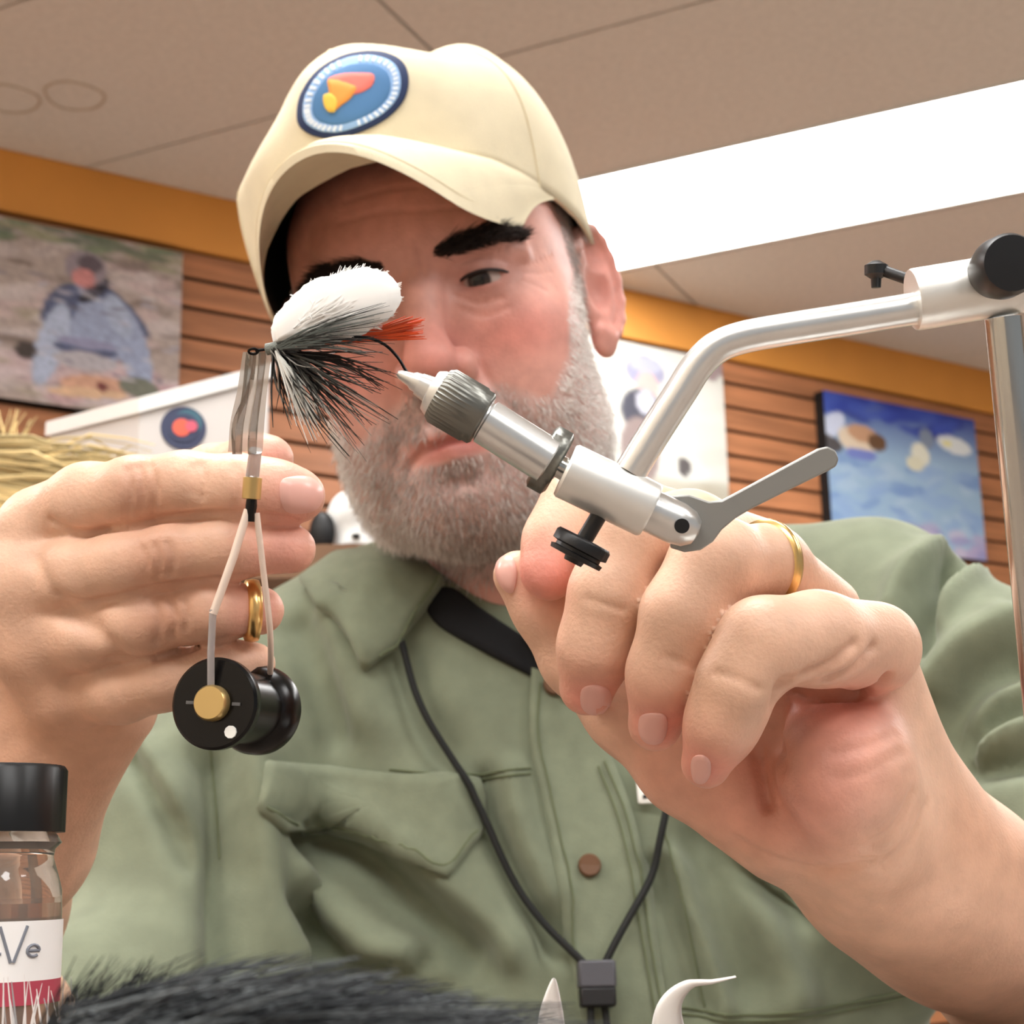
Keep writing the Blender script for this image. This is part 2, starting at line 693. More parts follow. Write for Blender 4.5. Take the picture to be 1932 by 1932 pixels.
def picture(s0, s1, h0, h1, im, label, depth=0.03, gain=0.85):
    im = im * gain
    m, n, _ = im.shape
    z0, z1 = CAM[2] + h0 * HC, CAM[2] + h1 * HC
    root = empty('canvas_print', wp((s0 + s1) / 2, z0, 0.012), label, 'wall picture', 'canvas prints on the slat wall')
    mb = MB()
    mb.box(wp((s0 + s1) / 2, (z0 + z1) / 2, 0.0125 + depth / 2), WD * (s1 - s0) / 2, WN * depth / 2, UZ * (z1 - z0) / 2)
    mb.build('stretcher', M_edge, root)
    v, f, c = [], [], []
    for j in range(m + 1):
        for i in range(n + 1):
            v.append(wp(s0 + (s1 - s0) * i / n, z1 + (z0 - z1) * j / m, 0.0135 + depth))
            c.append(im[min(j, m - 1), min(i, n - 1)])
    for j in range(m):
        for i in range(n):
            a = j * (n + 1) + i
            f.append((a, a + n + 1, a + n + 2, a + 1))
    mesh_obj('print', np.array(v), f, M_print, root, cols=np.array(c))


# fisherman in a blue jacket among rocks
im = canvas(110, 70, srgb(176, 160, 152))
ROCK = [srgb(190, 176, 172), srgb(150, 134, 126), srgb(205, 192, 190), srgb(120, 104, 96), srgb(172, 160, 140), srgb(200, 178, 176)]
mottled(im, ROCK, 260, 0.02, 0.08, 3)
mottled(im, [srgb(120, 132, 104), srgb(150, 150, 120), srgb(92, 104, 84)], 40, 0.03, 0.06, 4, 0.0, 0.14)
mottled(im, [srgb(205, 180, 184), srgb(196, 160, 166), srgb(214, 196, 198)], 50, 0.04, 0.1, 5, 0.75, 1.0)
BL, BD, BW = srgb(158, 168, 196), srgb(84, 92, 122), srgb(180, 190, 214)
ell2(im, 0.770, 0.544, 0.105, 0.24, BL)
ell2(im, 0.704, 0.451, 0.04, 0.14, BD, 10)
ell2(im, 0.856, 0.413, 0.03, 0.15, BD, -25)
ell2(im, 0.685, 0.674, 0.035, 0.24, BW, 6)
ell2(im, 0.884, 0.618, 0.04, 0.24, BL, -8)
ell2(im, 0.770, 0.674, 0.08, 0.035, BD)
ell2(im, 0.770, 0.637, 0.075, 0.03, srgb(150, 150, 180))
ell2(im, 0.770, 0.739, 0.08, 0.05, srgb(186, 180, 186))
ell2(im, 0.784, 0.330, 0.022, 0.09, srgb(44, 40, 52), 20)
ell2(im, 0.760, 0.209, 0.052, 0.10, srgb(150, 138, 146))
ell2(im, 0.770, 0.181, 0.03, 0.05, srgb(96, 84, 92))
ell2(im, 0.756, 0.269, 0.03, 0.055, srgb(206, 138, 136))
ell2(im, 0.846, 0.451, 0.03, 0.12, srgb(172, 182, 206), -10)
ell2(im, 0.798, 0.860, 0.09, 0.05, srgb(214, 166, 140), -12)
ell2(im, 0.780, 0.916, 0.10, 0.03, srgb(222, 184, 150), -10)
ell2(im, 0.813, 0.869, 0.012, 0.03, srgb(120, 60, 56))
ell2(im, 0.903, 0.841, 0.05, 0.06, srgb(120, 122, 108), -20)
ell2(im, 0.628, 0.730, 0.025, 0.05, srgb(70, 60, 56))
im *= 1 + 0.10 * np.random.default_rng(2).normal(size=im.shape[:2] + (1,))
mottled(im, [srgb(206, 200, 206), srgb(120, 116, 130), srgb(180, 176, 190)], 60, 0.01, 0.025, 41, 0.25, 0.95)
picture(-0.52, 0.432, 0.635, 0.893, im, 'canvas print of a blue-jacketed angler among rocks, left of the cap')

# angler in a grey hat on a pale background
im = canvas(60, 60, srgb(226, 224, 214))
mottled(im, [srgb(232, 230, 222), srgb(214, 212, 202), srgb(236, 236, 230)], 60, 0.05, 0.15, 8)
mottled(im, [srgb(196, 190, 172), srgb(180, 172, 152)], 14, 0.08, 0.2, 9, 0.85, 1.0)
ell2(im, 0.60, 0.17, 0.10, 0.10, srgb(160, 160, 186))
ell2(im, 0.605, 0.13, 0.08, 0.05, srgb(186, 188, 208))
ell2(im, 0.61, 0.25, 0.055, 0.08, srgb(226, 186, 178))
ell2(im, 0.58, 0.42, 0.11, 0.14, srgb(70, 70, 84))
ell2(im, 0.60, 0.36, 0.05, 0.08, srgb(196, 196, 206))
ell2(im, 0.56, 0.66, 0.1, 0.2, srgb(150, 132, 128))
ell2(im, 0.78, 0.72, 0.035, 0.06, srgb(92, 86, 86))
ell2(im, 0.95, 0.06, 0.05, 0.09, srgb(160, 140, 140))
picture(1.40, 2.112, 0.60, 0.895, im, 'pale canvas print of a hatted angler behind the bent vise arm', 0.03, 0.66)

# anglers under a blue sky over water
im = canvas(70, 60, srgb(150, 176, 204))
for k in range(60):
    ell2(im, 0.5, k / 60.0, 3.0, 0.02, srgb(34, 54, 150) * (1 - min(1, k / 24.0)) + srgb(152, 180, 206) * min(1, k / 24.0), 0, 0.5)
mottled(im, [srgb(120, 150, 196), srgb(168, 192, 214), srgb(140, 168, 206)], 70, 0.03, 0.10, 12, 0.4, 0.85)
mottled(im, [srgb(176, 164, 196), srgb(150, 146, 190), srgb(196, 186, 206)], 30, 0.04, 0.09, 13, 0.85, 1.0)
mottled(im, [srgb(44, 66, 160), srgb(30, 48, 140), srgb(60, 84, 176)], 30, 0.05, 0.12, 14, 0.0, 0.18)
ell2(im, 0.04, 0.24, 0.06, 0.12, srgb(206, 214, 236), 40)
ell2(im, 0.03, 0.36, 0.08, 0.05, srgb(80, 76, 78), 20)
ell2(im, 0.20, 0.31, 0.12, 0.09, srgb(222, 204, 180), 15)
ell2(im, 0.24, 0.26, 0.10, 0.06, srgb(196, 152, 120), 10)
ell2(im, 0.33, 0.30, 0.06, 0.06, srgb(104, 74, 50))
ell2(im, 0.22, 0.40, 0.10, 0.04, srgb(116, 130, 196))
ell2(im, 0.66, 0.21, 0.05, 0.07, srgb(128, 140, 160))
ell2(im, 0.61, 0.33, 0.06, 0.08, srgb(226, 224, 206), -10)
ell2(im, 0.57, 0.40, 0.06, 0.05, srgb(220, 216, 190))
ell2(im, 0.85, 0.22, 0.12, 0.06, srgb(222, 226, 226), 10)
ell2(im, 0.80, 0.22, 0.03, 0.02, srgb(236, 226, 150))
picture(2.508, 3.19, 0.585, 0.876, im, 'blue sky canvas print at right, above the man\'s shoulder', 0.04)

# ------------------------------------------------------------------ table
M_table = mat('table_top', srgb(118, 104, 92), 0.5, var=0.15, vscale=6, stretch=(1, 8, 1))
M_steel_dark = mat('table_leg', srgb(50, 50, 52), 0.4, metal=0.6)
TZ = 0.77
tab = empty('table', (0, 0.08, 0), 'long tying table below the frame, carrying vise and bottle', 'table')
mb = MB()
mb.box((0, 0.08, TZ - 0.0125), (0.95, 0, 0), (0, 0.42, 0), (0, 0, 0.0125))
mb.build('table_top', M_table, tab, bevel=0.003)
for sx in (-0.88, 0.88):
    for sy in (-0.28, 0.44):
        mb = MB()
        mb.tube([(sx, sy, 0), (sx, sy, TZ - 0.025)], 0.018, 12)
        mb.build('leg', M_steel_dark, tab)
# ------------------------------------------------------------------ the man
M_skin = mat('skin', (1, 1, 1), 0.45, attr=True, var=0.10, vscale=120, bump=0.22, bscale=900, sss=0.10, spec=0.45)
M_shirt = mat('green_cotton', (1, 1, 1), 0.85, attr=True, var=0.10, vscale=70, bump=0.25, bscale=1400, sheen=0.15, spec=0.2)
M_nail = mat('fingernail', srgb(228, 176, 164), 0.3, spec=0.6)

SK = srgb(219, 178, 152)          # hand skin
SKP = srgb(222, 154, 140)         # pink skin
SKD = srgb(184, 130, 106)          # knuckles
SKH = srgb(216, 162, 148)         # face
person = empty('person', (0.02, 0.72, 0.0), 'man in green button shirt and cream cap looking at the fly he ties', 'person')

# ---- head frame: x to the picture's right, y up the face, z out of the face
HP = P(792, 553, 0.69)
_f = nrm(CAM - HP)


def rot(axis, deg):
    return np.array(Matrix.Rotation(math.radians(deg), 3, Vector(axis)))


_hx = nrm(np.cross(_u, _f))
_hy = np.cross(_f, _hx)
HR = np.stack([_hx, _hy, _f], 1)                    # columns: axes
HR = rot(_f, 13.5) @ HR                             # tilt
HR = rot(HR[:, 0], -9.0) @ HR                       # chin up against the lens
HR = rot(HR[:, 1], -7.0) @ HR                       # turned to the picture's left
HO = HP - HR @ np.array([0, 0.021, 0.083])


def hw(p):
    return HO + np.asarray(p, float) @ HR.T


S = SDF((-0.10, -0.20, -0.125), (0.10, 0.145, 0.135), 0.0013)
S.ell((0, 0.042, -0.010), (0.0745, 0.082, 0.098), 0.01)
S.ell((0, 0.000, 0.032), (0.0665, 0.085, 0.056), 0.02)
S.ell((0, 0.058, 0.045), (0.060, 0.040, 0.043), 0.02)
S.ell((0, -0.046, 0.026), (0.062, 0.047, 0.050), 0.025)        # jaw
S.ell((0, -0.071, 0.056), (0.039, 0.026, 0.034), 0.02)         # beard on the chin
S.ell((0, -0.045, 0.066), (0.034, 0.030, 0.024), 0.016)        # muzzle
for s in (-1, 1):
    S.ell((s * 0.043, -0.003, 0.058), (0.023, 0.020, 0.022), 0.02)     # cheekbone
    S.ell((s * 0.040, -0.030, 0.060), (0.020, 0.022, 0.018), 0.02)
    S.ell((s * 0.050, -0.055, 0.030), (0.016, 0.030, 0.030), 0.02)
S.cap((-0.034, 0.041, 0.080), (0.034, 0.041, 0.080), 0.010, 0.010, 0.014)    # brow
for s in (-1, 1):
    S.ell((s * 0.032, 0.021, 0.098), (0.019, 0.0125, 0.014), 0.010, sub=True)
    S.ell((s * 0.0300, 0.0205, 0.0735), (0.0145, 0.0135, 0.0142), 0.004)
    S.cap((s * 0.019, 0.012, 0.083), (s * 0.044, 0.010, 0.076), 0.003, 0.003, 0.006)   # lower lid bag
    S.cap((s * 0.016, 0.031, 0.086), (s * 0.050, 0.030, 0.072), 0.004, 0.004, 0.006)   # upper lid fold
    S.ell((s * 0.0300, 0.0200, 0.0885), (0.0125, 0.0027, 0.008), 0.0012, sub=True)
g = S
g.chain([(0, 0.034, 0.083), (0, 0.016, 0.092), (0, -0.007, 0.1045)], [0.008, 0.0085, 0.0105], 0.008)
g.ell((0, -0.0125, 0.1075), (0.0125, 0.0105, 0.0115), 0.005)
for s in (-1, 1):
    g.ell((s * 0.0135, -0.0165, 0.0955), (0.0078, 0.0085, 0.0105), 0.004)
    g.ell((s * 0.0068, -0.0225, 0.1015), (0.0036, 0.0032, 0.0060), 0.002, sub=True)
    g.chain([(s * 0.021, -0.014, 0.094), (s * 0.030, -0.034, 0.088), (s * 0.034, -0.048, 0.082)], [0.0016] * 3, 0.006, sub=True)
# lips
g.chain([(-0.027, -0.051, 0.080), (-0.010, -0.0435, 0.0905), (0, -0.0445, 0.0915), (0.010, -0.0435, 0.0905), (0.027, -0.051, 0.080)], [0.002, 0.0045, 0.0045, 0.0045, 0.002], 0.005)
g.chain([(-0.022, -0.054, 0.082), (0, -0.053, 0.0905), (0.022, -0.054, 0.082)], [0.003, 0.006, 0.003], 0.005)
g.chain([(-0.031, -0.056, 0.082), (-0.015, -0.0485, 0.092), (0, -0.0475, 0.0955), (0.015, -0.0485, 0.092), (0.031, -0.056, 0.082)], [0.0016] * 5, 0.002, sub=True)
g.ell((0, -0.064, 0.094), (0.016, 0.004, 0.006), 0.006, sub=True)
# ears
for s in (-1, 1):
    e = S.group()
    R = rot((0, 1, 0), -s * 32)
    c = np.array([s * 0.079, 0.019, -0.010])
    Rr = R.T
    e.ell(c, (0.006, 0.030, 0.018), 0.002, R=Rr)
    hel = [np.array([0.003, 0.028 * math.cos(a), 0.017 * math.sin(a)]) for a in np.linspace(-0.9, 3.6, 12) * -1]
    hel = [np.array([s * q[0], q[1], q[2]]) for q in hel]
    pts = [c + R @ q for q in hel]
    e.chain(pts, [0.0034] * len(pts), 0.002)
    e.ell(c + R @ np.array([s * 0.007, -0.003, 0.003]), (0.0085, 0.014, 0.0095), 0.003, R=Rr, sub=True)
    e.ell(c + R @ np.array([s * 0.006, 0.014, -0.002]), (0.0065, 0.010, 0.009), 0.003, R=Rr, sub=True)
    e.ell(c + R @ np.array([s * 0.001, -0.030, 0.004]), (0.005, 0.009, 0.009), 0.004, R=Rr)
    S.merge(e, 0.003)
S.chain([(0, -0.03, -0.025), (0.004, -0.12, -0.040), (0.01, -0.22, -0.07)], [0.056, 0.058, 0.062], 0.02)
S.ell((0, -0.105, 0.012), (0.010, 0.014, 0.012), 0.02)         # throat
hv, hq = S.mesh()
hl = smooth_mesh(hv, hq, 2, 0.5)                   # local coordinates
hl[:, 0] *= 0.955
_lo = np.clip((0.035 - hl[:, 1]) / 0.05, 0, 1) * (hl[:, 0] < 0) * np.clip((hl[:, 1] + 0.14) / 0.03, 0, 1)
hl[:, 0] *= 1 - 0.10 * _lo
head = Surf(hw(hl), hq)
hcol = np.tile(SKH, (len(hl), 1))


def lp(c, w, col, s=1.0, xy=True):
    """tint the skin around a place of the head (local)"""
    d2 = ((hl - np.asarray(c)) / np.asarray(w)) ** 2
    gk = (s * np.exp(-d2.sum(1)))[:, None]
    hcol[:] = hcol * (1 - gk) + np.asarray(col) * gk


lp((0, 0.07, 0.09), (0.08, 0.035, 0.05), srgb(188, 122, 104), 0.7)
lp((0, -0.011, 0.105), (0.016, 0.016, 0.02), srgb(214, 128, 118), 0.8)
for s in (-1, 1):
    lp((s * 0.040, -0.006, 0.075), (0.024, 0.014, 0.03), srgb(216, 132, 120), 0.75)
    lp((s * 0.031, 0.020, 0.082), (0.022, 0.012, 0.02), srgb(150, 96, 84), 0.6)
    lp((s * 0.082, 0.019, -0.01), (0.02, 0.04, 0.03), srgb(222, 138, 124), 0.7)
    lp((s * 0.0265, 0.019, 0.09), (0.006, 0.004, 0.012), srgb(170, 90, 80), 0.5)
lp((0, -0.050, 0.092), (0.020, 0.008, 0.012), srgb(176, 96, 90), 0.85)


def beard_mask(p):
    """1 where the beard grows (local coordinates)"""
    x, y, z = np.abs(p[:, 0]), p[:, 1], p[:, 2]
    cheek = np.interp(x, [0.0, 0.012, 0.030, 0.045, 0.058, 0.066, 0.075], [-0.024, -0.024, -0.030, -0.040, -0.022, 0.016, 0.034])
    m = np.clip((cheek - y) / 0.006 + 0.5, 0, 1)
    m *= np.clip((z + 0.002 - np.interp(y, [-0.12, -0.08, 0.0, 0.04], [0.02, 0.0, 0.006, 0.012])) / 0.008, 0, 1)
    lip = np.exp(-((p[:, 0] / 0.024) ** 4 + ((y + 0.0495) / 0.0065) ** 4))
    m *= 1 - np.clip(lip * 1.4, 0, 1)
    m *= np.clip((y + 0.118) / 0.012, 0, 1)
    m *= (x < 0.0775)
    return m


bm_ = beard_mask(hl)
hcol = hcol * (1 - 0.6 * bm_[:, None]) + srgb(216, 194, 188) * (0.6 * bm_[:, None])
side = np.clip((np.abs(hl[:, 0]) - 0.055) / 0.01, 0, 1) * np.clip((hl[:, 1] - 0.00) / 0.02, 0, 1) * np.clip(1 - np.abs(hl[:, 2] - 0.01) / 0.03, 0, 1)
hcol = hcol * (1 - 0.5 * side[:, None]) + srgb(178, 164, 156) * 0.5 * side[:, None]

# lines of the face where they show
for pts, w, d in (([(858, 556), (900, 572), (948, 562)], 0.0012, -0.0009), ([(870, 582), (915, 596), (960, 580)], 0.0014, -0.0007),
                  ([(985, 500), (1012, 494), (1040, 480)], 0.0010, -0.0007), ([(988, 514), (1015, 516), (1042, 512)], 0.0010, -0.0007), ([(984, 528), (1008, 538), (1030, 548)], 0.0010, -0.0006),
                  ([(640, 420), (720, 400), (800, 396), (880, 390)], 0.0014, -0.0006), ([(650, 380), (740, 356), (840, 350)], 0.0014, -0.0005),
                  ([(790, 470), (796, 500), (800, 520)], 0.0012, -0.0008), ([(770, 480), (774, 505), (780, 525)], 0.0012, -0.0006),
                  ([(860, 498), (905, 486), (955, 492)], 0.0010, -0.0010), ([(905, 690), (930, 730), (960, 770)], 0.0022, -0.0012)):
    head.crease(pts, w, d)

# ---- arms and hands, in the pose the photo shows: (pixel x, pixel y, distance, radius in pixels)


def chain_px(s, L, k=0.004):
    s.chain([P(a, b, c) for a, b, c, r in L], [px(r, c) for a, b, c, r in L], k)


def bounds(Ls, pad=0.012):
    q = np.array([P(a, b, c) for L in Ls for a, b, c, r in L])
    r = max(px(r, c) for L in Ls for a, b, c, r in L) * 0.6
    return q.min(0) - pad - r, q.max(0) + pad + r


# his right hand (picture left): fingers straight to the right, pinching
A_index = [(78, 990, 0.432, 74), (165, 946, 0.418, 66), (255, 928, 0.409, 63), (350, 914, 0.405, 58), (450, 918, 0.403, 56), (520, 928, 0.403, 54), (566, 936, 0.404, 50)]
A_mid = [(62, 1100, 0.428, 76), (150, 1085, 0.415, 66), (240, 1066, 0.407, 62), (330, 1045, 0.404, 57), (430, 1034, 0.404, 56), (550, 1036, 0.406, 48)]
A_ring = [(80, 1205, 0.430, 74), (170, 1196, 0.417, 64), (260, 1176, 0.410, 61), (400, 1152, 0.407, 56), (490, 1152, 0.411, 48)]
A_pink = [(140, 1305, 0.432, 70), (230, 1300, 0.420, 58), (310, 1282, 0.415, 54), (420, 1262, 0.413, 50), (478, 1254, 0.416, 44)]
A_thumb = [(120, 1120, 0.470, 90), (260, 980, 0.462, 72), (400, 900, 0.445, 56), (480, 872, 0.436, 50), (512, 866, 0.434, 42)]
A_palm = [[(-5, 1570, 0.468, 146), (84, 1010, 0.445, 74)], [(-5, 1570, 0.468, 146), (70, 1110, 0.445, 88)],
          [(0, 1570, 0.468, 146), (90, 1215, 0.445, 90)], [(10, 1560, 0.465, 138), (150, 1310, 0.442, 88)],
          [(46, 1500, 0.455, 126), (205, 1330, 0.440, 92)], [(60, 1420, 0.470, 120), (130, 1130, 0.462, 100)]]
A_arm = [(-8, 1570, 0.468, 148), (-50, 1700, 0.500, 162), (-100, 1850, 0.545, 175), (-40, 1990, 0.60, 180), (140, 1990, 0.66, 150), (310, 1850, 0.72, 110)]
lo, hi = bounds([A_index, A_mid, A_ring, A_pink, A_arm])
SA = SDF(lo, hi, 0.0010)
for L in A_palm:
    chain_px(SA, L, 0.012)
chain_px(SA, A_arm, 0.012)
g = SA.group()
chain_px(g, A_thumb, 0.005)
SA.merge(g, 0.006)
for L in (A_pink, A_ring, A_mid, A_index):
    g = SA.group()
    chain_px(g, [(a, b, c, r * (0.965 if 1 < i else 1.0)) for i, (a, b, c, r) in enumerate(L)], 0.006)
    SA.merge(g, 0.0012)
g = SA.group()
chain_px(g, [(60, 1020, 0.428, 66), (46, 1112, 0.4235, 70), (64, 1215, 0.4255, 72), (112, 1312, 0.429, 70)], 0.008)
SA.merge(g, 0.007)
av, aq = SA.mesh()
av = smooth_mesh(av, aq, 2, 0.5)
handA = Surf(av, aq)

# his left hand (picture right): curled fingers seen from the little finger's side
B_pink = [(1650, 1222, 0.372, 88), (1540, 1205, 0.358, 82), (1440, 1212, 0.350, 78), (1392, 1290, 0.349, 70), (1362, 1365, 0.352, 62), (1332, 1440, 0.358, 48)]
B_ring = [(1560, 1150, 0.400, 64), (1450, 1066, 0.378, 68), (1350, 1062, 0.366, 80), (1290, 1160, 0.363, 74), (1256, 1270, 0.365, 66), (1236, 1366, 0.371, 52)]
B_mid = [(1440, 1060, 0.415, 80), (1300, 1010, 0.395, 78), (1195, 1010, 0.381, 76), (1152, 1120, 0.377, 72), (1125, 1220, 0.379, 66), (1108, 1296, 0.384, 54)]
B_index = [(1330, 1020, 0.425, 78), (1170, 960, 0.412, 66), (1085, 960, 0.404, 60), (1052, 1020, 0.398, 58), (1036, 1078, 0.393, 56)]
B_thumb = [(1480, 1540, 0.395, 120), (1300, 1440, 0.400, 92), (1185, 1340, 0.405, 76), (1090, 1240, 0.406, 66), (1030, 1150, 0.405, 56), (978, 1086, 0.404, 48)]
B_palm = [[(1700, 1630, 0.412, 165), (1575, 1200, 0.410, 80)], [(1690, 1600, 0.410, 160), (1630, 1235, 0.385, 92)],
          [(1640, 1560, 0.385, 130), (1596, 1450, 0.374, 132)], [(1600, 1600, 0.40, 140), (1400, 1500, 0.398, 92)],
          [(1690, 1620, 0.42, 150), (1440, 1120, 0.43, 85)],
          [(1620, 1480, 0.395, 120), (1480, 1300, 0.395, 80)], [(1600, 1400, 0.395, 110), (1500, 1230, 0.395, 80)]]
B_arm = [(1700, 1625, 0.412, 172), (1800, 1700, 0.428, 176), (1960, 1800, 0.465, 190), (2120, 1880, 0.52, 205), (2230, 1880, 0.57, 205), (2150, 1750, 0.60, 195), (2080, 1640, 0.625, 190)]
lo, hi = bounds([B_pink, B_ring, B_mid, B_index, B_thumb, B_arm])
SB = SDF(lo, hi, 0.0010)
for L in B_palm:
    chain_px(SB, L, 0.010)
chain_px(SB, B_arm, 0.014)
g = SB.group()
chain_px(g, B_thumb, 0.006)
SB.merge(g, 0.005)
for L in (B_index, B_mid, B_ring, B_pink):
    g = SB.group()
    chain_px(g, L, 0.006)
    SB.merge(g, 0.0013)
bv, bq = SB.mesh()
bv = smooth_mesh(bv, bq, 2, 0.5)
handB = Surf(bv, bq)

# wrinkles where fingers fold, and the lines of the palm
for pts, w, d in (
        ([(262, 880), (270, 930), (262, 975)], 0.0012, -0.0005), ([(240, 885), (246, 930), (238, 980)], 0.0012, -0.0005),
        ([(285, 878), (292, 925), (286, 970)], 0.0012, -0.0005), ([(380, 875), (384, 905), (380, 940)], 0.0010, -0.0005),
        ([(366, 880), (369, 905), (366, 930)], 0.0010, -0.0004), ([(445, 880), (450, 920), (446, 960)], 0.0010, -0.0004),
        ([(290, 1030), (300, 1060), (294, 1095)], 0.0012, -0.0005), ([(316, 1025), (326, 1055), (320, 1085)], 0.0012, -0.0005),
        ([(268, 1035), (276, 1065), (270, 1100)], 0.0012, -0.0004), ([(290, 1140), (300, 1175), (296, 1210)], 0.0012, -0.0005),
        ([(320, 1135), (330, 1165), (326, 1200)], 0.0012, -0.0005), ([(345, 1130), (352, 1160), (348, 1190)], 0.0010, -0.0004),
        ([(120, 1160), (200, 1210), (230, 1240)], 0.003, -0.0008), ([(60, 1050), (110, 1130), (180, 1180)], 0.003, -0.0006)):
    handA.crease(pts, w, d * 1.8)
for pts, w, d in (([(96, 982), (135, 1002), (180, 1005), (250, 992), (330, 976), (400, 969), (480, 973), (556, 984)], 0.0014, -0.0012),
                  ([(104, 1124), (150, 1138), (200, 1132), (280, 1112), (350, 1101), (430, 1091), (520, 1088)], 0.0014, -0.0012),
                  ([(205, 1244), (270, 1245), (330, 1232), (400, 1212), (462, 1202)], 0.0014, -0.0012)):
    handA.crease(pts, w, d)
handA.refresh()
for pts, w, d in (
        ([(1480, 1296), (1530, 1312), (1600, 1312), (1660, 1296), (1675, 1280)], 0.0016, -0.0018),
        ([(1520, 1270), (1570, 1250), (1612, 1215)], 0.0014, -0.0010), ([(1560, 1285), (1612, 1262), (1650, 1220)], 0.0014, -0.0010),
        ([(1432, 1420), (1438, 1460), (1446, 1520)], 0.0018, -0.0018), ([(1480, 1300), (1462, 1360), (1470, 1440)], 0.003, -0.0016),
        ([(1640, 1600), (1690, 1560), (1720, 1500)], 0.0016, -0.0006), ([(1660, 1640), (1715, 1590), (1750, 1520)], 0.0016, -0.0006),
        ([(1390, 1590), (1480, 1630), (1560, 1640), (1640, 1630)], 0.0018, -0.0007),
        ([(1580, 1470), (1640, 1455), (1700, 1420)], 0.0016, -0.0004), ([(1570, 1420), (1630, 1410), (1690, 1385)], 0.0016, -0.0004),
        ([(1255, 1240), (1285, 1250), (1310, 1262)], 0.0010, -0.0003),
        ([(1350, 1270), (1390, 1280), (1430, 1300)], 0.0010, -0.0004), ([(1108, 1130), (1140, 1140), (1175, 1150)], 0.0010, -0.0003)):
    handB.crease(pts, w, d * 1.7)
handB.refresh()

acol = np.tile(SK, (len(av), 1))
bcol = np.tile(SK, (len(bv), 1))
for p, w in (((265, 930), 0.010), ((300, 1060), 0.010), ((315, 1170), 0.010)):
    handA.paint(acol, [p], w, SKD, 0.6)
for p, w in (((560, 935), 0.012), ((540, 1040), 0.012), ((515, 860), 0.010), ((490, 1150), 0.010)):
    handA.paint(acol, [p], w, SKP, 0.7)
handA.paint(acol, [(60, 1400)], 0.035, srgb(200, 148, 118), 0.6)
handA.paint(acol, [(330, 880), (450, 880)], 0.006, srgb(232, 190, 164), 0.5)
for p, w in (((1040, 1085), 0.010), ((985, 1085), 0.008), ((1110, 1320), 0.010), ((1240, 1370), 0.010), ((1330, 1450), 0.010)):
    handB.paint(bcol, [p], w, srgb(226, 140, 128), 0.75)
handB.paint(bcol, [(1590, 1380), (1560, 1480), (1500, 1540)], 0.016, SKP, 0.75)
handB.paint(bcol, [(1500, 1330), (1640, 1330)], 0.008, srgb(206, 124, 110), 0.6)
handB.paint(bcol, [(1420, 1420), (1440, 1520)], 0.010, srgb(206, 136, 112), 0.6)
handB.paint(bcol, [(1250, 1470), (1350, 1520)], 0.014, srgb(218, 154, 134), 0.6)
handB.paint(bcol, [(1830, 1560), (1932, 1620)], 0.014, srgb(196, 146, 118), 0.6)
handB.paint(bcol, [(1700, 1700), (1900, 1850)], 0.020, srgb(208, 162, 138), 0.6)

V = np.concatenate([head.v, handA.v, handB.v])
Q = np.concatenate([hq, aq + len(hl), bq + len(hl) + len(av)])
Cc = np.concatenate([hcol, acol, bcol])
body = mesh_obj('body', V, Q, M_skin, person, cols=Cc)

# finger nails
for sf, poly in ((handA, [(528, 912), (545, 900), (585, 900), (606, 920), (608, 945), (590, 965), (548, 968), (530, 950)]),
                 (handB, [(1098, 1300), (1120, 1292), (1148, 1300), (1152, 1325), (1138, 1346), (1110, 1346), (1096, 1330)]),
                 (handB, [(1208, 1352), (1230, 1345), (1256, 1350), (1258, 1380), (1246, 1402), (1220, 1402), (1206, 1382)]),
                 (handB, [(1306, 1432), (1324, 1424), (1340, 1436), (1340, 1462), (1326, 1478), (1308, 1470)]),
                 (handB, [(938, 1062), (954, 1048), (970, 1056), (976, 1085), (968, 1118), (950, 1112), (937, 1086)])):
    v, f = drape(sf, poly, 0.00045, 0.0010, rings=4, n=28)
    mesh_obj('fingernail', v, f, M_nail, person)

# eyes
M_eye = mat('eyeball', (1, 1, 1), 0.12, attr=True)
for s in (-1, 1):
    c = np.array([s * 0.0287, 0.0205, 0.0735])
    look = nrm(np.array([-0.10, -0.10, 1.0]))
    ax = nrm(np.cross(look, (0, 1, 0)))
    ay = np.cross(ax, look)
    v, f, cc = [], [], []
    m, n = 30, 32
    for j in range(m + 1):
        th = math.pi * (j / m) ** 1.3
        for i in range(n):
            a = 2 * math.pi * i / n
            q = math.cos(th) * look + math.sin(th) * (math.cos(a) * ax + math.sin(a) * ay)
            v.append(hw(c + 0.0131 * q))
            cc.append(srgb(8, 6, 6) if th < 0.20 else srgb(52, 40, 34) if th < 0.47 else srgb(176, 156, 148))
    for j in range(m):
        for i in range(n):
            k = (i + 1) % n
            f.append((j * n + i, (j + 1) * n + i, (j + 1) * n + k, j * n + k))
    mesh_obj('eye', np.array(v), f, M_eye, person, cols=np.array(cc))


# lashes along the upper lids
M_lash = mat('lash', srgb(30, 20, 18), 0.6)
for s in (-1, 1):
    mb = MB()
    q = []
    for t in np.linspace(-1, 1, 15):
        q.append(hw((s * 0.0287 + 0.0122 * t, 0.0206 + 0.0026 * (1 - t * t), 0.0735 + math.sqrt(max(0.0, 0.0143 ** 2 - (0.0122 * t) ** 2)) + 0.0002)))
    mb.tube(q, [0.0003] + [0.0008] * 13 + [0.0004], 6)
    mb.build('eyelash', M_lash, person)

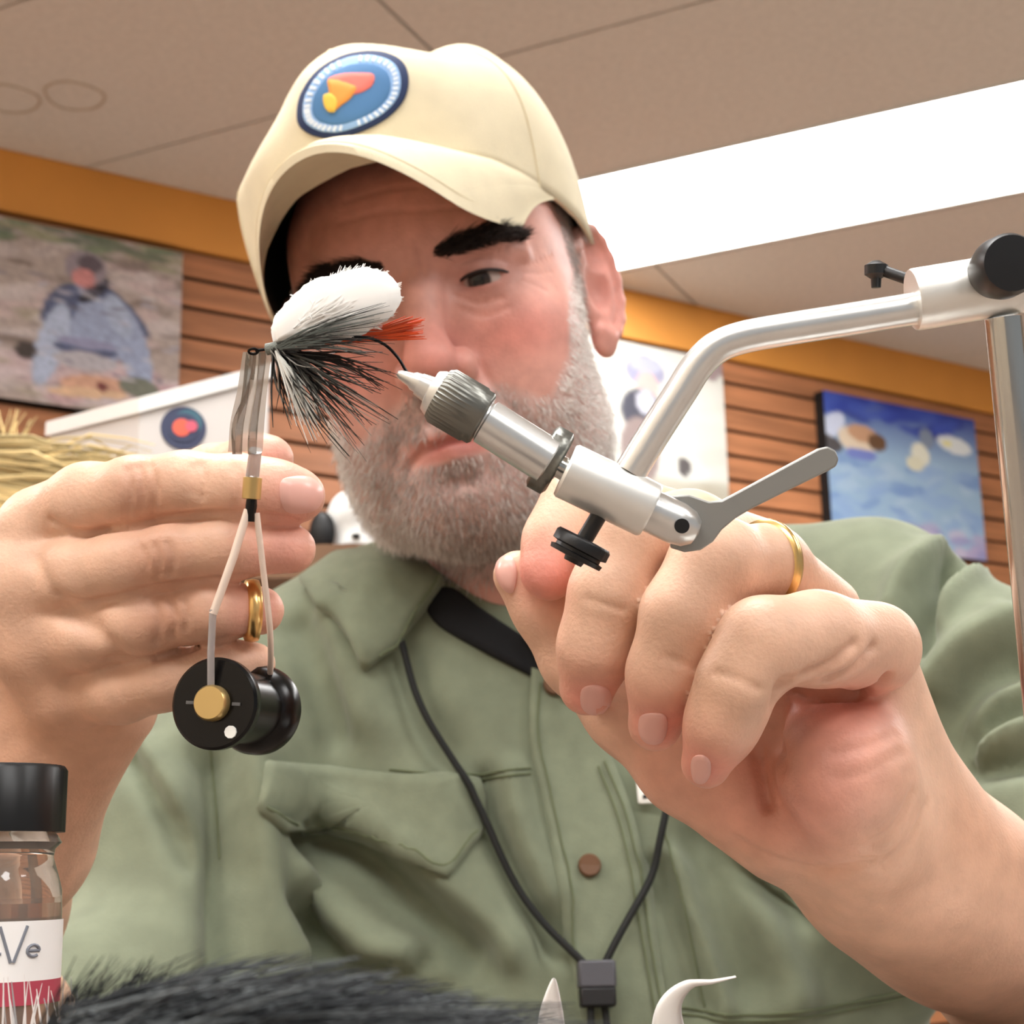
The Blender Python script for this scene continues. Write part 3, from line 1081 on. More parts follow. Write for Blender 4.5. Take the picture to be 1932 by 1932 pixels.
# ---- hair: beard, brows, short grey sides
def hairs(name, cnt, mask, dirf, lo, hi, rad, colf, seed, bend=0.3):
    r = np.random.default_rng(seed)
    nl = normals(hl, hq)
    pm = mask(hl)
    pick = r.choice(len(hl), cnt, p=pm / pm.sum())
    base = hl[pick] + r.normal(size=(cnt, 3)) * 0.0006
    N = nl[pick]
    D = dirf(base, N, r)
    D /= np.linalg.norm(D, axis=1)[:, None] + 1e-9
    L = r.uniform(lo, hi, cnt)[:, None]
    s1 = np.cross(D, N)
    s1 /= np.linalg.norm(s1, axis=1)[:, None] + 1e-9
    s2 = np.cross(D, s1)
    down = np.array([0, -1.0, 0])
    p0 = base - N * 0.0008
    p1 = base + D * L * 0.5 + N * L * 0.10
    p2 = base + D * L + down * L * bend * 0.3
    rr = rad * r.uniform(0.7, 1.2, cnt)[:, None]
    v = np.zeros((cnt, 7, 3))
    for k in range(3):
        a = 2 * math.pi * k / 3
        off = (math.cos(a) * s1 + math.sin(a) * s2) * rr
        v[:, k] = p0 + off
        v[:, 3 + k] = p1 + off * 0.8
    v[:, 6] = p2
    tri = np.array([(0, 1, 4), (0, 4, 3), (1, 2, 5), (1, 5, 4), (2, 0, 3), (2, 3, 5), (3, 4, 6), (4, 5, 6), (5, 3, 6)])
    F = (tri[None] + 7 * np.arange(cnt)[:, None, None]).reshape(-1, 3)
    cc = np.repeat(colf(base, r), 7, axis=0)
    o = mesh_obj(name, hw(v.reshape(-1, 3)), F, M_hair, person, cols=cc)
    o['kind'] = 'stuff'
    return o


M_hair = mat('hair', (1, 1, 1), 0.5, attr=True, spec=0.3)


def beard_dir(p, N, r):
    d = np.stack([p[:, 0] * 3, -1.0 + 0 * p[:, 0], 0 * p[:, 0] + 0.25], 1)
    return d + N * 0.45 + r.normal(size=p.shape) * 0.28


def beard_col(p, r):
    n = len(p)
    w = np.clip(0.80 + 0.5 * (np.abs(p[:, 0]) - 0.035) / 0.03 - 0.3 * np.exp(-((np.abs(p[:, 0]) - 0.03) / 0.012) ** 2 - ((p[:, 1] + 0.045) / 0.02) ** 2) + r.normal(size=n) * 0.22, 0, 1)[:, None]
    return srgb(156, 134, 122) * (1 - w) + srgb(250, 245, 240) * w


hairs('beard', 15000, beard_mask, beard_dir, 0.003, 0.0075, 0.00016, beard_col, 21)


def brow_mask(p):
    x, y, z = np.abs(p[:, 0]), p[:, 1], p[:, 2]
    c = np.interp(x, [0.012, 0.022, 0.038, 0.052], [0.0345, 0.0365, 0.0382, 0.0345])
    hh = np.interp(x, [0.012, 0.022, 0.038, 0.054], [0.0024, 0.0038, 0.0034, 0.0010])
    return (np.abs(y - c) < hh) * (x > 0.011) * (x < 0.0495) * (z > 0.05) * 1.0


def brow_dir(p, N, r):
    return np.stack([np.sign(p[:, 0]) * 1.0, 0.25 + 0 * p[:, 0], 0 * p[:, 0]], 1) + N * 0.45 + r.normal(size=p.shape) * 0.2


hairs('eyebrow', 2600, brow_mask, brow_dir, 0.005, 0.010, 0.00022,
      lambda p, r: srgb(34, 24, 20) * (1 + 0.5 * r.random((len(p), 1))), 22, 0.2)


def side_mask(p):
    x, y, z = np.abs(p[:, 0]), p[:, 1], p[:, 2]
    return ((x > 0.060) * (y > -0.005) * (y < 0.075) * (z > -0.07) * (z < np.interp(y, [0, 0.03, 0.06], [0.016, 0.030, 0.028])) * (x < 0.080)).astype(float) \
        * (1 - ((z > -0.035) & (z < 0.004) & (y < 0.042)))


hairs('side_hair', 4500, side_mask, lambda p, N, r: np.stack([0 * p[:, 0], -1 + 0 * p[:, 0], -0.5 + 0 * p[:, 0]], 1) + N * 0.15 + r.normal(size=p.shape) * 0.15,
      0.003, 0.007, 0.00016, lambda p, r: srgb(150, 138, 132) + (srgb(214, 206, 202) - srgb(150, 138, 132)) * r.random((len(p), 1)), 23)
# ------------------------------------------------------------------ cap
M_cap = mat('cream_twill', srgb(226, 214, 184), 0.85, var=0.05, vscale=60, bump=0.3, bscale=1500, sheen=0.1, spec=0.2)
M_capin = mat('cap_lining', srgb(38, 34, 34), 0.9)
M_thread = mat('cream_thread', srgb(226, 213, 180), 0.8)
cap = empty('cap', hw((0, 0.08, 0)), 'cream baseball cap with round blue patch on the man\'s head', 'cap')


CR = rot((0, 0, 1), 4.0) @ rot((0, 1, 0), -5.0)


def cw(p):
    return hw(np.asarray(p, float) @ CR.T)


def rim_y(t):
    a = abs((t + math.pi) % (2 * math.pi) - math.pi)
    return float(np.interp(math.degrees(a), [0, 20, 45, 75, 100, 130, 180], [0.0800, 0.0775, 0.066, 0.043, 0.033, 0.022, 0.008]))


def crown_pt(t, k, off=0.0):
    """t around (0 = front), k 0 at the rim, 1 at the button"""
    y0 = rim_y(t)
    top = 0.1380
    fr = max(0.0, math.cos(t))
    rho = max(0.0, 1 - k ** (2.3 + 0.7 * fr)) ** (0.52 - 0.08 * fr)
    y = y0 + (top - y0) * (math.sin(k * math.pi / 2) ** 0.92)
    a, b = 0.0825 + off, (0.107 if fr > 0 else 0.103) + off
    x, z = a * math.sin(t) * rho, b * math.cos(t) * rho - 0.004
    # soft cloth: slack bumps and a hollow over the front seam
    def gs(cx, cz, w):
        return math.exp(-((x - cx) ** 2 + (z - cz) ** 2) / w ** 2)
    y += k * (0.009 * gs(0.004, 0.062, 0.026) - 0.017 * gs(0.034, 0.050, 0.018) + 0.012 * gs(0.056, 0.0, 0.030) + 0.004 * gs(-0.03, 0.0, 0.03))
    if x < 0:
        e = min(1.0, max(0.0, (y - 0.098) / 0.030))
        x *= 1 - 0.36 * e * e * (3 - 2 * e)
    else:
        x *= 1 + 0.05 * math.sin(math.pi * min(1.0, k * 1.6)) * (k < 0.625)
    s = 1 + 0.012 * math.sin(5 * t + 2.0) * math.sin(math.pi * min(1, k * 1.3)) + 0.006 * math.sin(11 * t + 6 * k)
    return np.array([x * s, y, z * s])


NT, NK = 96, 30
v, f = [], []
for j in range(NK + 1):
    for i in range(NT):
        v.append(crown_pt(2 * math.pi * i / NT, j / NK * 0.985))
for j in range(NK):
    for i in range(NT):
        k = (i + 1) % NT
        f.append((j * NT + i, j * NT + k, (j + 1) * NT + k, (j + 1) * NT + i))
f.append(tuple(range(NK * NT, NK * NT + NT)))
v = cw(np.array(v))
crown = mesh_obj('crown', v, f, [M_cap, M_capin], cap)
md = crown.modifiers.new('thick', 'SOLIDIFY')
md.thickness = 0.0022
md.offset = -1
md.material_offset = 1
crq = np.array([q for q in f if len(q) == 4])
crown_s = Surf(v, crq)
for i in range(6):
    t = 2 * math.pi * (i + 0.0) / 6
    mb = MB()
    mb.tube([cw(crown_pt(t, k, 0.0003)) for k in np.linspace(0.0, 0.98, 26)], 0.00035, 6)
    mb.build('seam', M_thread, cap)
mb = MB()
mb.tube([cw(crown_pt(0, 0.985) + np.array([0, q, 0])) for q in (-0.001, 0.002, 0.0035)], [0.007, 0.006, 0.002], 16)
mb.build('button', M_cap, cap)

# brim, arched at the sides
NU, NV = 60, 14


def brim_pt(u, w):
    a = u * math.radians(66)
    root = np.array([0.0820 * math.sin(a), rim_y(a) + 0.0025, 0.106 * math.cos(a) - 0.003])
    lip = np.array([(0.060 if u < 0 else 0.0535) * u, 0.0755 - (0.046 if u < 0 else 0.0425) * abs(u) ** 1.9, 0.168 - 0.084 * abs(u) ** 2.6])
    e = max(0.0, (abs(u) - 0.78) / 0.22)
    lip = root + (lip - root) * (1 - (0.45 if u < 0 else 0.30) * e * e)
    p = root + (lip - root) * w
    p[1] += 0.006 * math.sin(math.pi * w) * (1 - 0.4 * abs(u))
    return p


v, f = [], []
for side_ in (0, 1):
    for j in range(NV + 1):
        for i in range(NU + 1):
            v.append(brim_pt(-1 + 2 * i / NU, j / NV) - np.array([0, 0.0034 * side_, 0]))
B0 = (NV + 1) * (NU + 1)
fm = []
for j in range(NV):
    for i in range(NU):
        a = j * (NU + 1) + i
        f.append((a, a + 1, a + NU + 2, a + NU + 1))
        f.append((B0 + a, B0 + a + NU + 1, B0 + a + NU + 2, B0 + a + 1))
for i in range(NU):
    a = NV * (NU + 1) + i
    f.append((a, a + 1, B0 + a + 1, B0 + a))
for j in range(NV):
    for e in (0, NU):
        a, b = j * (NU + 1) + e, (j + 1) * (NU + 1) + e
        f.append((a, b, B0 + b, B0 + a))
brim = mesh_obj('brim', cw(np.array(v)), f, M_cap, cap, sharp=50)
for w in (0.94,):
    mb = MB()
    mb.tube([cw(brim_pt(u, w) + np.array([0, 0.0002, 0])) for u in np.linspace(-0.97, 0.97, 50)], 0.0003, 5)
    mb.build('stitching', M_thread, brim)

# round patch on the front
M_navy = mat('navy_thread', srgb(34, 52, 92), 0.7, bump=0.3, bscale=2500)
M_ltblue = mat('light_blue_thread', srgb(150, 188, 232), 0.7, bump=0.3, bscale=2500)
M_blue = mat('blue_thread', srgb(78, 126, 176), 0.7, bump=0.3, bscale=2500)
M_orange = mat('orange_thread', srgb(238, 158, 72), 0.7)
M_pinkt = mat('salmon_thread', srgb(238, 124, 112), 0.7)
M_yellow = mat('yellow_thread', srgb(240, 196, 80), 0.7)
M_whitet = mat('white_thread', srgb(226, 236, 248), 0.7)
PO = [(563, 218), (572, 176), (604, 133), (655, 106), (712, 100), (755, 116), (770, 148), (763, 188), (733, 222), (690, 246), (642, 261), (600, 259), (571, 243)]
pc = np.mean(np.array(PO, float), 0)


def scaled(po, s, c=None):
    c = pc if c is None else c
    return [tuple(c + (np.array(q) - c) * s) for q in po]


v, f = drape(crown_s, PO, 0.0022, 0.003, 6, 60)
patch = mesh_obj('patch', v, f, M_navy, cap)
patch['label'] = 'round blue patch with orange fly emblem'
v, f = drape(crown_s, scaled(PO, 0.86), 0.0026, 0.001, 6, 60)
mesh_obj('lettering_ring', v, f, M_ltblue, patch)
v, f = drape(crown_s, scaled(PO, 0.68), 0.0030, 0.001, 6, 60)
mesh_obj('field', v, f, M_blue, patch)
ring = np.array(scaled(PO, 0.77))
rs = spline(np.vstack([ring, ring[:1]]), 45)[:-1]
for i in range(0, 44):
    if i in (10, 11, 32, 33):
        continue
    a = rs[i]
    d = (pc - a) / np.linalg.norm(pc - a)
    tng = np.array([-d[1], d[0]])
    hh, ww = 5.0, 2.6
    mb = MB()
    q = [crown_s.hit(*(a + tng * ww * sx + d * hh * sy), 0.0030)[0] for sx, sy in ((-1, -1), (1, -1), (1, 1), (-1, 1))]
    q2 = [crown_s.hit(*(a + tng * ww * sx + d * hh * sy), 0.0024)[0] for sx, sy in ((-1, -1), (1, -1), (1, 1), (-1, 1))]
    mb.prism(q, q2)
    mb.build('stitched_letter', M_whitet, patch, smooth=False)
for nm, poly, m_, o_ in (('fly_wing', [(622, 158), (650, 148), (690, 146), (706, 150), (702, 168), (680, 182), (655, 184), (634, 176)], M_pinkt, 0.0036),
                         ('fly_body', [(622, 160), (645, 162), (672, 172), (664, 190), (645, 205), (632, 214), (622, 200), (624, 180)], M_orange, 0.0040),
                         ('fly_tail', [(618, 185), (632, 186), (640, 200), (634, 216), (622, 212), (616, 198)], M_yellow, 0.0043)):
    v, f = drape(crown_s, poly, o_, 0.0012, 4, 30)
    mesh_obj(nm, v, f, m_, patch)

# ------------------------------------------------------------------ shirt
SH = srgb(120, 127, 106)
T = SDF((-0.34, 0.48, 0.52), (0.36, 1.02, 1.10), 0.0032)
SHc = P(1080, 1720, 0.815)
T.ell(SHc, (0.172, 0.115, 0.205), 0.02)
T.ell(P(1060, 1990, 0.79), (0.170, 0.120, 0.15), 0.05)
T.ell(P(800, 1560, 0.80), (0.095, 0.085, 0.13), 0.05)
T.ell(P(1400, 1540, 0.80), (0.095, 0.080, 0.13), 0.05)
T.chain([P(600, 1310, 0.82), P(860, 1245, 0.835), P(1120, 1225, 0.83), P(1640, 1178, 0.775)], [0.058, 0.055, 0.055, 0.052], 0.04)
T.chain([P(735, 1235, 0.80), P(850, 1300, 0.79), P(1160, 1250, 0.79)], [0.049, 0.048, 0.05], 0.03)
g = T.group()
g.chain([P(600, 1310, 0.80), P(372, 1590, 0.74), P(320, 1900, 0.69), P(190, 1985, 0.66), P(40, 2050, 0.63)], [0.056, 0.058, 0.055, 0.054, 0.056], 0.02)
T.merge(g, 0.004)
g = T.group()
g.chain([P(1640, 1178, 0.765), P(1850, 1330, 0.70), P(2090, 1640, 0.62)], [0.052, 0.050, 0.050], 0.02)
T.merge(g, 0.010)
tv, tq = T.mesh()
tv = smooth_mesh(tv, tq, 3, 0.5)
shirt_s = Surf(tv, tq)
FOLDS = [
    ([(395, 1420), (412, 1550), (420, 1680), (430, 1800), (420, 1870)], 0.009, -0.011),
    ([(240, 1420), (290, 1500), (330, 1580), (360, 1620)], 0.005, -0.005), ([(262, 1410), (315, 1495), (352, 1570)], 0.006, 0.004),
    ([(330, 1540), (350, 1590), (356, 1610)], 0.005, -0.005),
    ([(470, 1420), (480, 1550), (500, 1700), (540, 1800)], 0.012, 0.006), ([(440, 1400), (450, 1500), (455, 1650)], 0.006, -0.004),
    ([(600, 1575), (680, 1620), (760, 1690), (840, 1760), (880, 1800)], 0.012, -0.012), ([(640, 1560), (740, 1630), (850, 1710), (950, 1790)], 0.012, 0.008),
    ([(560, 1640), (680, 1760), (760, 1800)], 0.010, 0.006), ([(520, 1700), (640, 1800), (760, 1850)], 0.008, -0.005),
    ([(560, 1880), (720, 1830), (880, 1800)], 0.006, -0.006), ([(600, 1920), (800, 1880), (940, 1830)], 0.007, -0.005), ([(570, 1850), (720, 1800), (840, 1770)], 0.006, 0.004),
    ([(915, 1470), (930, 1560), (985, 1680), (1040, 1780)], 0.007, -0.006), ([(955, 1480), (980, 1580), (1020, 1690)], 0.010, 0.006),
    ([(720, 1130), (690, 1250), (700, 1360)], 0.014, 0.004), ([(560, 1180), (600, 1280), (640, 1380)], 0.010, -0.004),
    ([(620, 1160), (660, 1270), (690, 1350)], 0.008, 0.004), ([(760, 1240), (790, 1340), (840, 1420)], 0.010, -0.004),
    ([(1820, 1052), (1770, 1090), (1735, 1140), (1725, 1200)], 0.008, -0.012), ([(1840, 1070), (1790, 1120), (1755, 1175)], 0.006, 0.008),
    ([(1780, 1040), (1720, 1080), (1700, 1140)], 0.010, 0.006),
    ([(1932, 1235), (1850, 1270), (1790, 1330), (1760, 1400)], 0.010, -0.008), ([(1932, 1265), (1860, 1300), (1800, 1370)], 0.006, 0.006),
    ([(1932, 1320), (1850, 1360), (1790, 1410)], 0.007, -0.007), ([(1932, 1345), (1860, 1390), (1800, 1430)], 0.006, 0.005),
    ([(1932, 1420), (1870, 1435), (1800, 1450)], 0.007, -0.008), ([(1900, 1180), (1830, 1220), (1770, 1290)], 0.010, 0.006),
    ([(1500, 1700), (1400, 1640), (1330, 1580)], 0.010, -0.006), ([(1330, 1600), (1370, 1720), (1420, 1850)], 0.010, -0.006),
    ([(1380, 1620), (1430, 1760), (1480, 1880)], 0.014, 0.008), ([(1560, 1740), (1650, 1800), (1740, 1880)], 0.012, 0.005),
    ([(1240, 1640), (1290, 1780), (1330, 1900)], 0.006, -0.004), ([(1270, 1620), (1310, 1760), (1360, 1900)], 0.006, 0.004),
    ([(1720, 1180), (1735, 1300), (1750, 1420)], 0.004, -0.003),
]
for pts, w, d in FOLDS:
    shirt_s.crease(pts, w, d * 1.8)
shirt_s.v += shirt_s.n * (0.0016 * noise3(shirt_s.v, 60, 5) + 0.0008 * noise3(shirt_s.v, 150, 6))[:, None]
shirt_s.v = smooth_mesh(shirt_s.v, tq, 1, 0.4)
shirt_s.refresh()
tcol = np.tile(SH, (len(tv), 1)) * (1 + 0.05 * noise3(shirt_s.v, 40, 9))[:, None]
shirt = mesh_obj('shirt', shirt_s.v, tq, M_shirt, person, cols=tcol)
shirt['label'] = 'sage green button shirt with rolled sleeves'
M_cloth = mat('green_cotton_trim', SH * 1.04, 0.85, var=0.12, vscale=80, bump=0.25, bscale=1400, sheen=0.15, spec=0.2)
M_stitch = mat('green_thread', srgb(104, 112, 84), 0.9)
M_under = mat('black_undershirt', srgb(16, 17, 20), 0.9)

v, f = drape(shirt_s, [(800, 1120), (850, 1112), (905, 1150), (990, 1205), (1060, 1240), (1040, 1290), (985, 1268), (900, 1225), (820, 1175)], 0.003, 0.006, 5, 48)
mesh_obj('undershirt', v, f, M_under, person)
# collar
cl = [(575, 1108), (640, 1062), (730, 1050), (800, 1078), (842, 1104), (800, 1160), (740, 1225), (692, 1268), (680, 1262), (665, 1215), (620, 1160)]
v, f = drape(shirt_s, cl, 0.009, 0.010, 6, 60, smooth=False)
mesh_obj('collar', v, f, M_cloth, shirt)
v, f = drape(shirt_s, [(990, 1205), (1080, 1180), (1180, 1190), (1120, 1290), (1070, 1330), (1030, 1285)], 0.008, 0.009, 5, 40, smooth=False)
mesh_obj('collar', v, f, M_cloth, shirt)
pf = [(500, 1438), (620, 1446), (760, 1462), (900, 1466), (914, 1500), (908, 1575), (845, 1658), (772, 1620), (690, 1578), (610, 1560), (532, 1572), (486, 1526)]
v, f = drape(shirt_s, pf, 0.0045, 0.006, 6, 72, smooth=False)
flap = mesh_obj('pocket_flap', v, f, M_cloth, shirt)
v, f = drape(shirt_s, [(1340, 1560), (1440, 1600), (1600, 1700), (1560, 1760), (1420, 1650), (1385, 1606)], 0.0035, 0.005, 5, 48, smooth=False)
mesh_obj('pocket_flap', v, f, M_cloth, shirt)
v, f = strip(shirt_s, [(1002, 1262), (1000, 1400), (1036, 1580), (1068, 1760), (1100, 1940)], [(1090, 1290), (1150, 1420), (1200, 1560), (1232, 1740), (1262, 1940)], 0.0035, 0.005, 60, 10)
mesh_obj('placket', v, f, M_cloth, shirt)
# rows of stitching
for pts in ([(1018, 1290), (1014, 1400), (1050, 1580), (1082, 1760), (1112, 1930)], [(1140, 1440), (1186, 1560), (1218, 1740), (1248, 1930)], [(1128, 1450), (1172, 1570), (1204, 1740), (1234, 1930)],
            [(735, 1452), (860, 1462), (1000, 1450)], [(735, 1462), (860, 1472), (1000, 1460)],
            [(500, 1528), (540, 1556), (612, 1544), (692, 1562), (774, 1604), (840, 1640), (892, 1572)],
            [(1280, 1900), (1400, 1915), (1560, 1900), (1740, 1860)], [(1280, 1912), (1400, 1926), (1560, 1912), (1740, 1872)],
            [(1250, 1560), (1290, 1700), (1330, 1900)], [(705, 1250), (752, 1200), (806, 1140), (828, 1110)],
            [(395, 1400), (408, 1500), (416, 1620)]):
    mb = MB()
    L = [shirt_s.hit(q[0], q[1], 0.0044 if pts[0][0] not in (1280, 735, 395, 1250) else 0.0006)[0] for q in spline(pts, 40)]
    if pts[0][0] == 705:
        L = [shirt_s.hit(q[0], q[1], 0.0094)[0] for q in spline(pts, 40)]
    mb.tube(L, 0.0005, 5)
    mb.build('stitching', M_stitch, shirt)
M_button = mat('brown_button', srgb(104, 74, 52), 0.3)
for (bx_, by_, rr) in ((1045, 1294, 22), (1110, 1636, 22)):
    p, n = shirt_s.hit(bx_, by_, 0.0035)
    r = px(rr, 0.69)
    mb = MB()
    mb.tube([p, p + n * 0.0018, p + n * 0.0028, p + n * 0.0026, p + n * 0.0014, p + n * 0.0018, p + n * 0.0018], [r, r, r * 0.85, r * 0.7, r * 0.55, r * 0.2, 0.00001], 24, up=(0, 0.3, 1))
    mb.build('button', M_button, shirt)

# trousers and shoes, out of sight below the table
M_trouser = mat('khaki_cloth', srgb(120, 108, 88), 0.9)
M_shoe = mat('brown_shoe', srgb(70, 50, 38), 0.6)
G = SDF((-0.30, 0.20, 0.0), (0.40, 1.10, 0.66), 0.008)
hipc = np.array([0.03, 0.80, 0.56])
G.ell(hipc, (0.17, 0.13, 0.11), 0.03)
for s in (-1, 1):
    G.chain([hipc + (s * 0.09, -0.02, -0.02), hipc + (s * 0.12, -0.40, -0.02), hipc + (s * 0.13, -0.42, -0.48)], [0.085, 0.062, 0.05], 0.03)
gv, gq = G.mesh()
mesh_obj('trousers', smooth_mesh(gv, gq, 2), gq, M_trouser, person)
for s in (-1, 1):
    G = SDF((-0.4, 0.1, 0.0), (0.5, 0.6, 0.16), 0.006)
    c = np.array([0.03 + s * 0.13, 0.37, 0.05])
    G.chain([c, c + (0, -0.10, -0.012), c + (0, -0.19, -0.018)], [0.045, 0.036, 0.03], 0.02)
    gv, gq = G.mesh()
    gv[:, 2] = np.maximum(gv[:, 2], 0.002)
    mesh_obj('shoe', gv, gq, M_shoe, person)
st = empty('stool', (0.03, 0.82, 0), 'round black stool under the seated man', 'stool')
M_blk = mat('black_vinyl', srgb(20, 20, 22), 0.45)
mb = MB()
c = np.array([0.03, 0.82, 0])
mb.tube([c + UZ * 0.39, c + UZ * 0.40, c + UZ * 0.44, c + UZ * 0.448], [0.16, 0.175, 0.175, 0.16], 40)
mb.build('seat', M_blk, st)
for k in range(4):
    a = math.pi / 4 + k * math.pi / 2
    mb = MB()
    mb.tube([c + (0.13 * math.cos(a), 0.13 * math.sin(a), 0.39), c + (0.2 * math.cos(a), 0.2 * math.sin(a), 0.0)], 0.012, 10)
    mb.build('leg', M_steel_dark, st)

# lanyard
def relax(L, it=60):
    L = np.array(L)
    for _ in range(it):
        L[1:-1] = 0.5 * L[1:-1] + 0.25 * (L[:-2] + L[2:])
    return [shirt_s_out(q) for q in L]


def shirt_s_out(q):
    p, n, i, d = shirt_s.t.find_nearest(Vector(q))
    p, n = np.array(p), np.array(n)
    r = nrm(q - CAM)
    if n @ r > 0:
        n = -n
    s = (np.asarray(q) - p) @ n
    return q if s > 0.0045 else q + n * (0.0045 - s)


M_cord = mat('black_cord', srgb(18, 20, 18), 0.7, bump=0.3, bscale=2000)
M_lock = mat('grey_plastic', srgb(78, 78, 84), 0.45)
lan = empty('lanyard', shirt_s.hit(1122, 1850)[0], 'thin black neck cord with cord lock over the shirt front', 'lanyard')
mb = MB()
mb.tube(relax([shirt_s.hit(q[0], q[1], 0.009)[0] for q in spline([(752, 1205), (772, 1262), (800, 1330), (850, 1430), (930, 1570), (1012, 1700), (1105, 1815), (1114, 1840)], 60)]), 0.0017, 8)
mb.build('cord', M_cord, lan)
mb = MB()
mb.tube(relax([shirt_s.hit(q[0], q[1], 0.009)[0] for q in spline([(1290, 1400), (1268, 1470), (1255, 1530), (1240, 1600), (1205, 1690), (1140, 1812), (1130, 1840)], 50)], 30), 0.0017, 8)
mb.build('cord', M_cord, lan)
p, n = shirt_s.hit(1121, 1842, 0.011)
ax = nrm(np.cross(n, (0, 0, 1)))
az = np.cross(ax, n)
if ax @ _r < 0:
    ax = -ax
if az @ _u < 0:
    az = -az
mb = MB()
mb.box(p, ax * 0.0082, n * 0.006, az * 0.0058)
mb.build('cord_lock', M_lock, lan, bevel=0.0012)
p2 = p - az * 0.0095 + n * 0.0002
mb = MB()
mb.box(p2, ax * 0.0078, n * 0.0056, az * 0.0042)
mb.build('lock_plunger', M_blk, lan, bevel=0.0012)
mb = MB()
mb.tube([p2 - az * 0.003 - ax * 0.003, p2 - az * 0.03 - ax * 0.004], 0.0016, 8)
mb.tube([p2 - az * 0.003 + ax * 0.003, p2 - az * 0.03 + ax * 0.005], 0.0016, 8)
mb.build('cord_end', M_cord, lan)
# small white tag at the edge of the shirt
M_paper = mat('white_paper', srgb(236, 236, 230), 0.6)
v, f = drape(shirt_s, [(1196, 1440), (1230, 1440), (1240, 1520), (1204, 1522)], 0.006, 0.001, 4, 32, smooth=False)
tg = mesh_obj('name_tag', v, f, M_paper)
tag(tg, 'small white tag on the shirt just below the curled fingers', 'tag')
v, f = drape(shirt_s, [(1212, 1506), (1226, 1503), (1227, 1510), (1213, 1513)], 0.0066, 0.0006, 3, 20, smooth=False)
mesh_obj('printed_mark', v, f, M_blk, tg)
# ------------------------------------------------------------------ tying vise
M_alu = mat('brushed_aluminium', srgb(226, 227, 226), 0.30, metal=0.9, var=0.05, vscale=120)
M_alum = mat('matt_aluminium', srgb(236, 236, 232), 0.42, metal=0.75, var=0.04, vscale=90)
M_steel = mat('polished_steel', srgb(190, 190, 186), 0.18, metal=1.0)
M_knurl = mat('knurled_steel', srgb(126, 126, 120), 0.36, metal=0.9)
M_grey = mat('satin_grey_steel', srgb(150, 150, 146), 0.42, metal=0.55)
M_black = mat('black_anodised', srgb(20, 20, 22), 0.4)
M_hole = mat('dark_bore', srgb(14, 14, 14), 0.8)
VD = 0.33
TOW = -_w                                             # towards the lens
post_top, post_bot = P(1893, 600, VD), None
d_ = P(1952, 1200, VD) - post_top
post_bot = post_top + d_ * ((TZ + 0.012 - post_top[2]) / d_[2])
vise = empty('tying_vise', (post_bot[0], post_bot[1], TZ), 'silver fly-tying vise with bent arm and black knobs', 'vise')


def along(x0, y0, x1, y1, d0=VD, d1=VD):
    a, b = P(x0, y0, d0), P(x1, y1, d1)
    return lambda t: a + (b - a) * t


def lathe(name, a, b, prof, m, n=40, sharp=35, par=None, knurl=0, kd=0.0):
    """turned part between two places; prof = [(t, radius in pixels)]"""
    mb = MB()
    mb.tube([a + (b - a) * t for t, r in prof], [px(r, VD) for t, r in prof], n)
    if knurl:
        mb2 = MB()
        vv = np.array(mb.v)
        ax = nrm(b - a)
        for i in range(len(vv)):
            k = i % n
            if k % 2:
                rel = vv[i] - a
                h = ax * (rel @ ax)
                rad = rel - h
                vv[i] = a + h + rad * (1 - kd)
        mb.v = [tuple(q) for q in vv]
    return mb.build(name, m, par if par is not None else vise, sharp=sharp)


mb = MB()
ax_ = nrm(post_top - post_bot)
mb.tube([post_bot - ax_ * 0.012, post_bot, post_top - ax_ * 0.0], px(34, VD), 32)
mb.build('post', M_steel, vise)
mb = MB()
bc = np.array([post_bot[0], post_bot[1], TZ])
mb.box(bc + UZ * 0.0037, (0.055, 0, 0), (0, 0.036, 0), (0, 0, 0.0035))
mb.build('base_plate', M_alum, vise, bevel=0.002)
# clamp block at the top of the post
a, b = P(1722, 566, VD), P(2010, 518, VD)
lathe('clamp_sleeve', a, b, [(0, 50), (0.0, 57), (0.02, 59), (0.98, 59), (1, 56)], M_alum)
p = P(1868, 517, 0.327)
mb = MB()
q = TOW
mb.tube([p + q * 0.002, p + q * 0.0075, p + q * 0.0130, p + q * 0.0145, p + q * 0.0147], [px(50, 0.32), px(59, 0.32), px(59, 0.315), px(53, 0.315), 0.0001], 44, up=(0.2, 0, 1))
vv = np.array(mb.v)
mb.build('clamp_knob', M_black, vise)
a, b = P(1722, 530, 0.345), P(1650, 505, 0.352)
mb = MB()
mb.tube([a, b], px(11, 0.345), 14)
mb.build('small_stem', M_black, vise)
c = P(1653, 522, 0.351)
mb = MB()
mb.tube([c + _u * 0.0036, c + _u * 0.0026, c + _u * 0.0005, c - _u * 0.0005, c - _u * 0.0025], [px(8, .35), px(22, .35), px(22, .35), px(10, .35), px(9, .35)], 20, up=(0, 1, 0.1))
mb.build('small_knob', M_black, vise)
# bent arm
mb = MB()
mb.tube([P(x, y, VD) for x, y in spline([(1740, 580), (1600, 603), (1480, 622), (1400, 637), (1352, 656), (1316, 690), (1285, 738), (1240, 808), (1188, 892)], 90)], px(31, VD), 32)
mb.build('bent_arm', M_alu, vise)
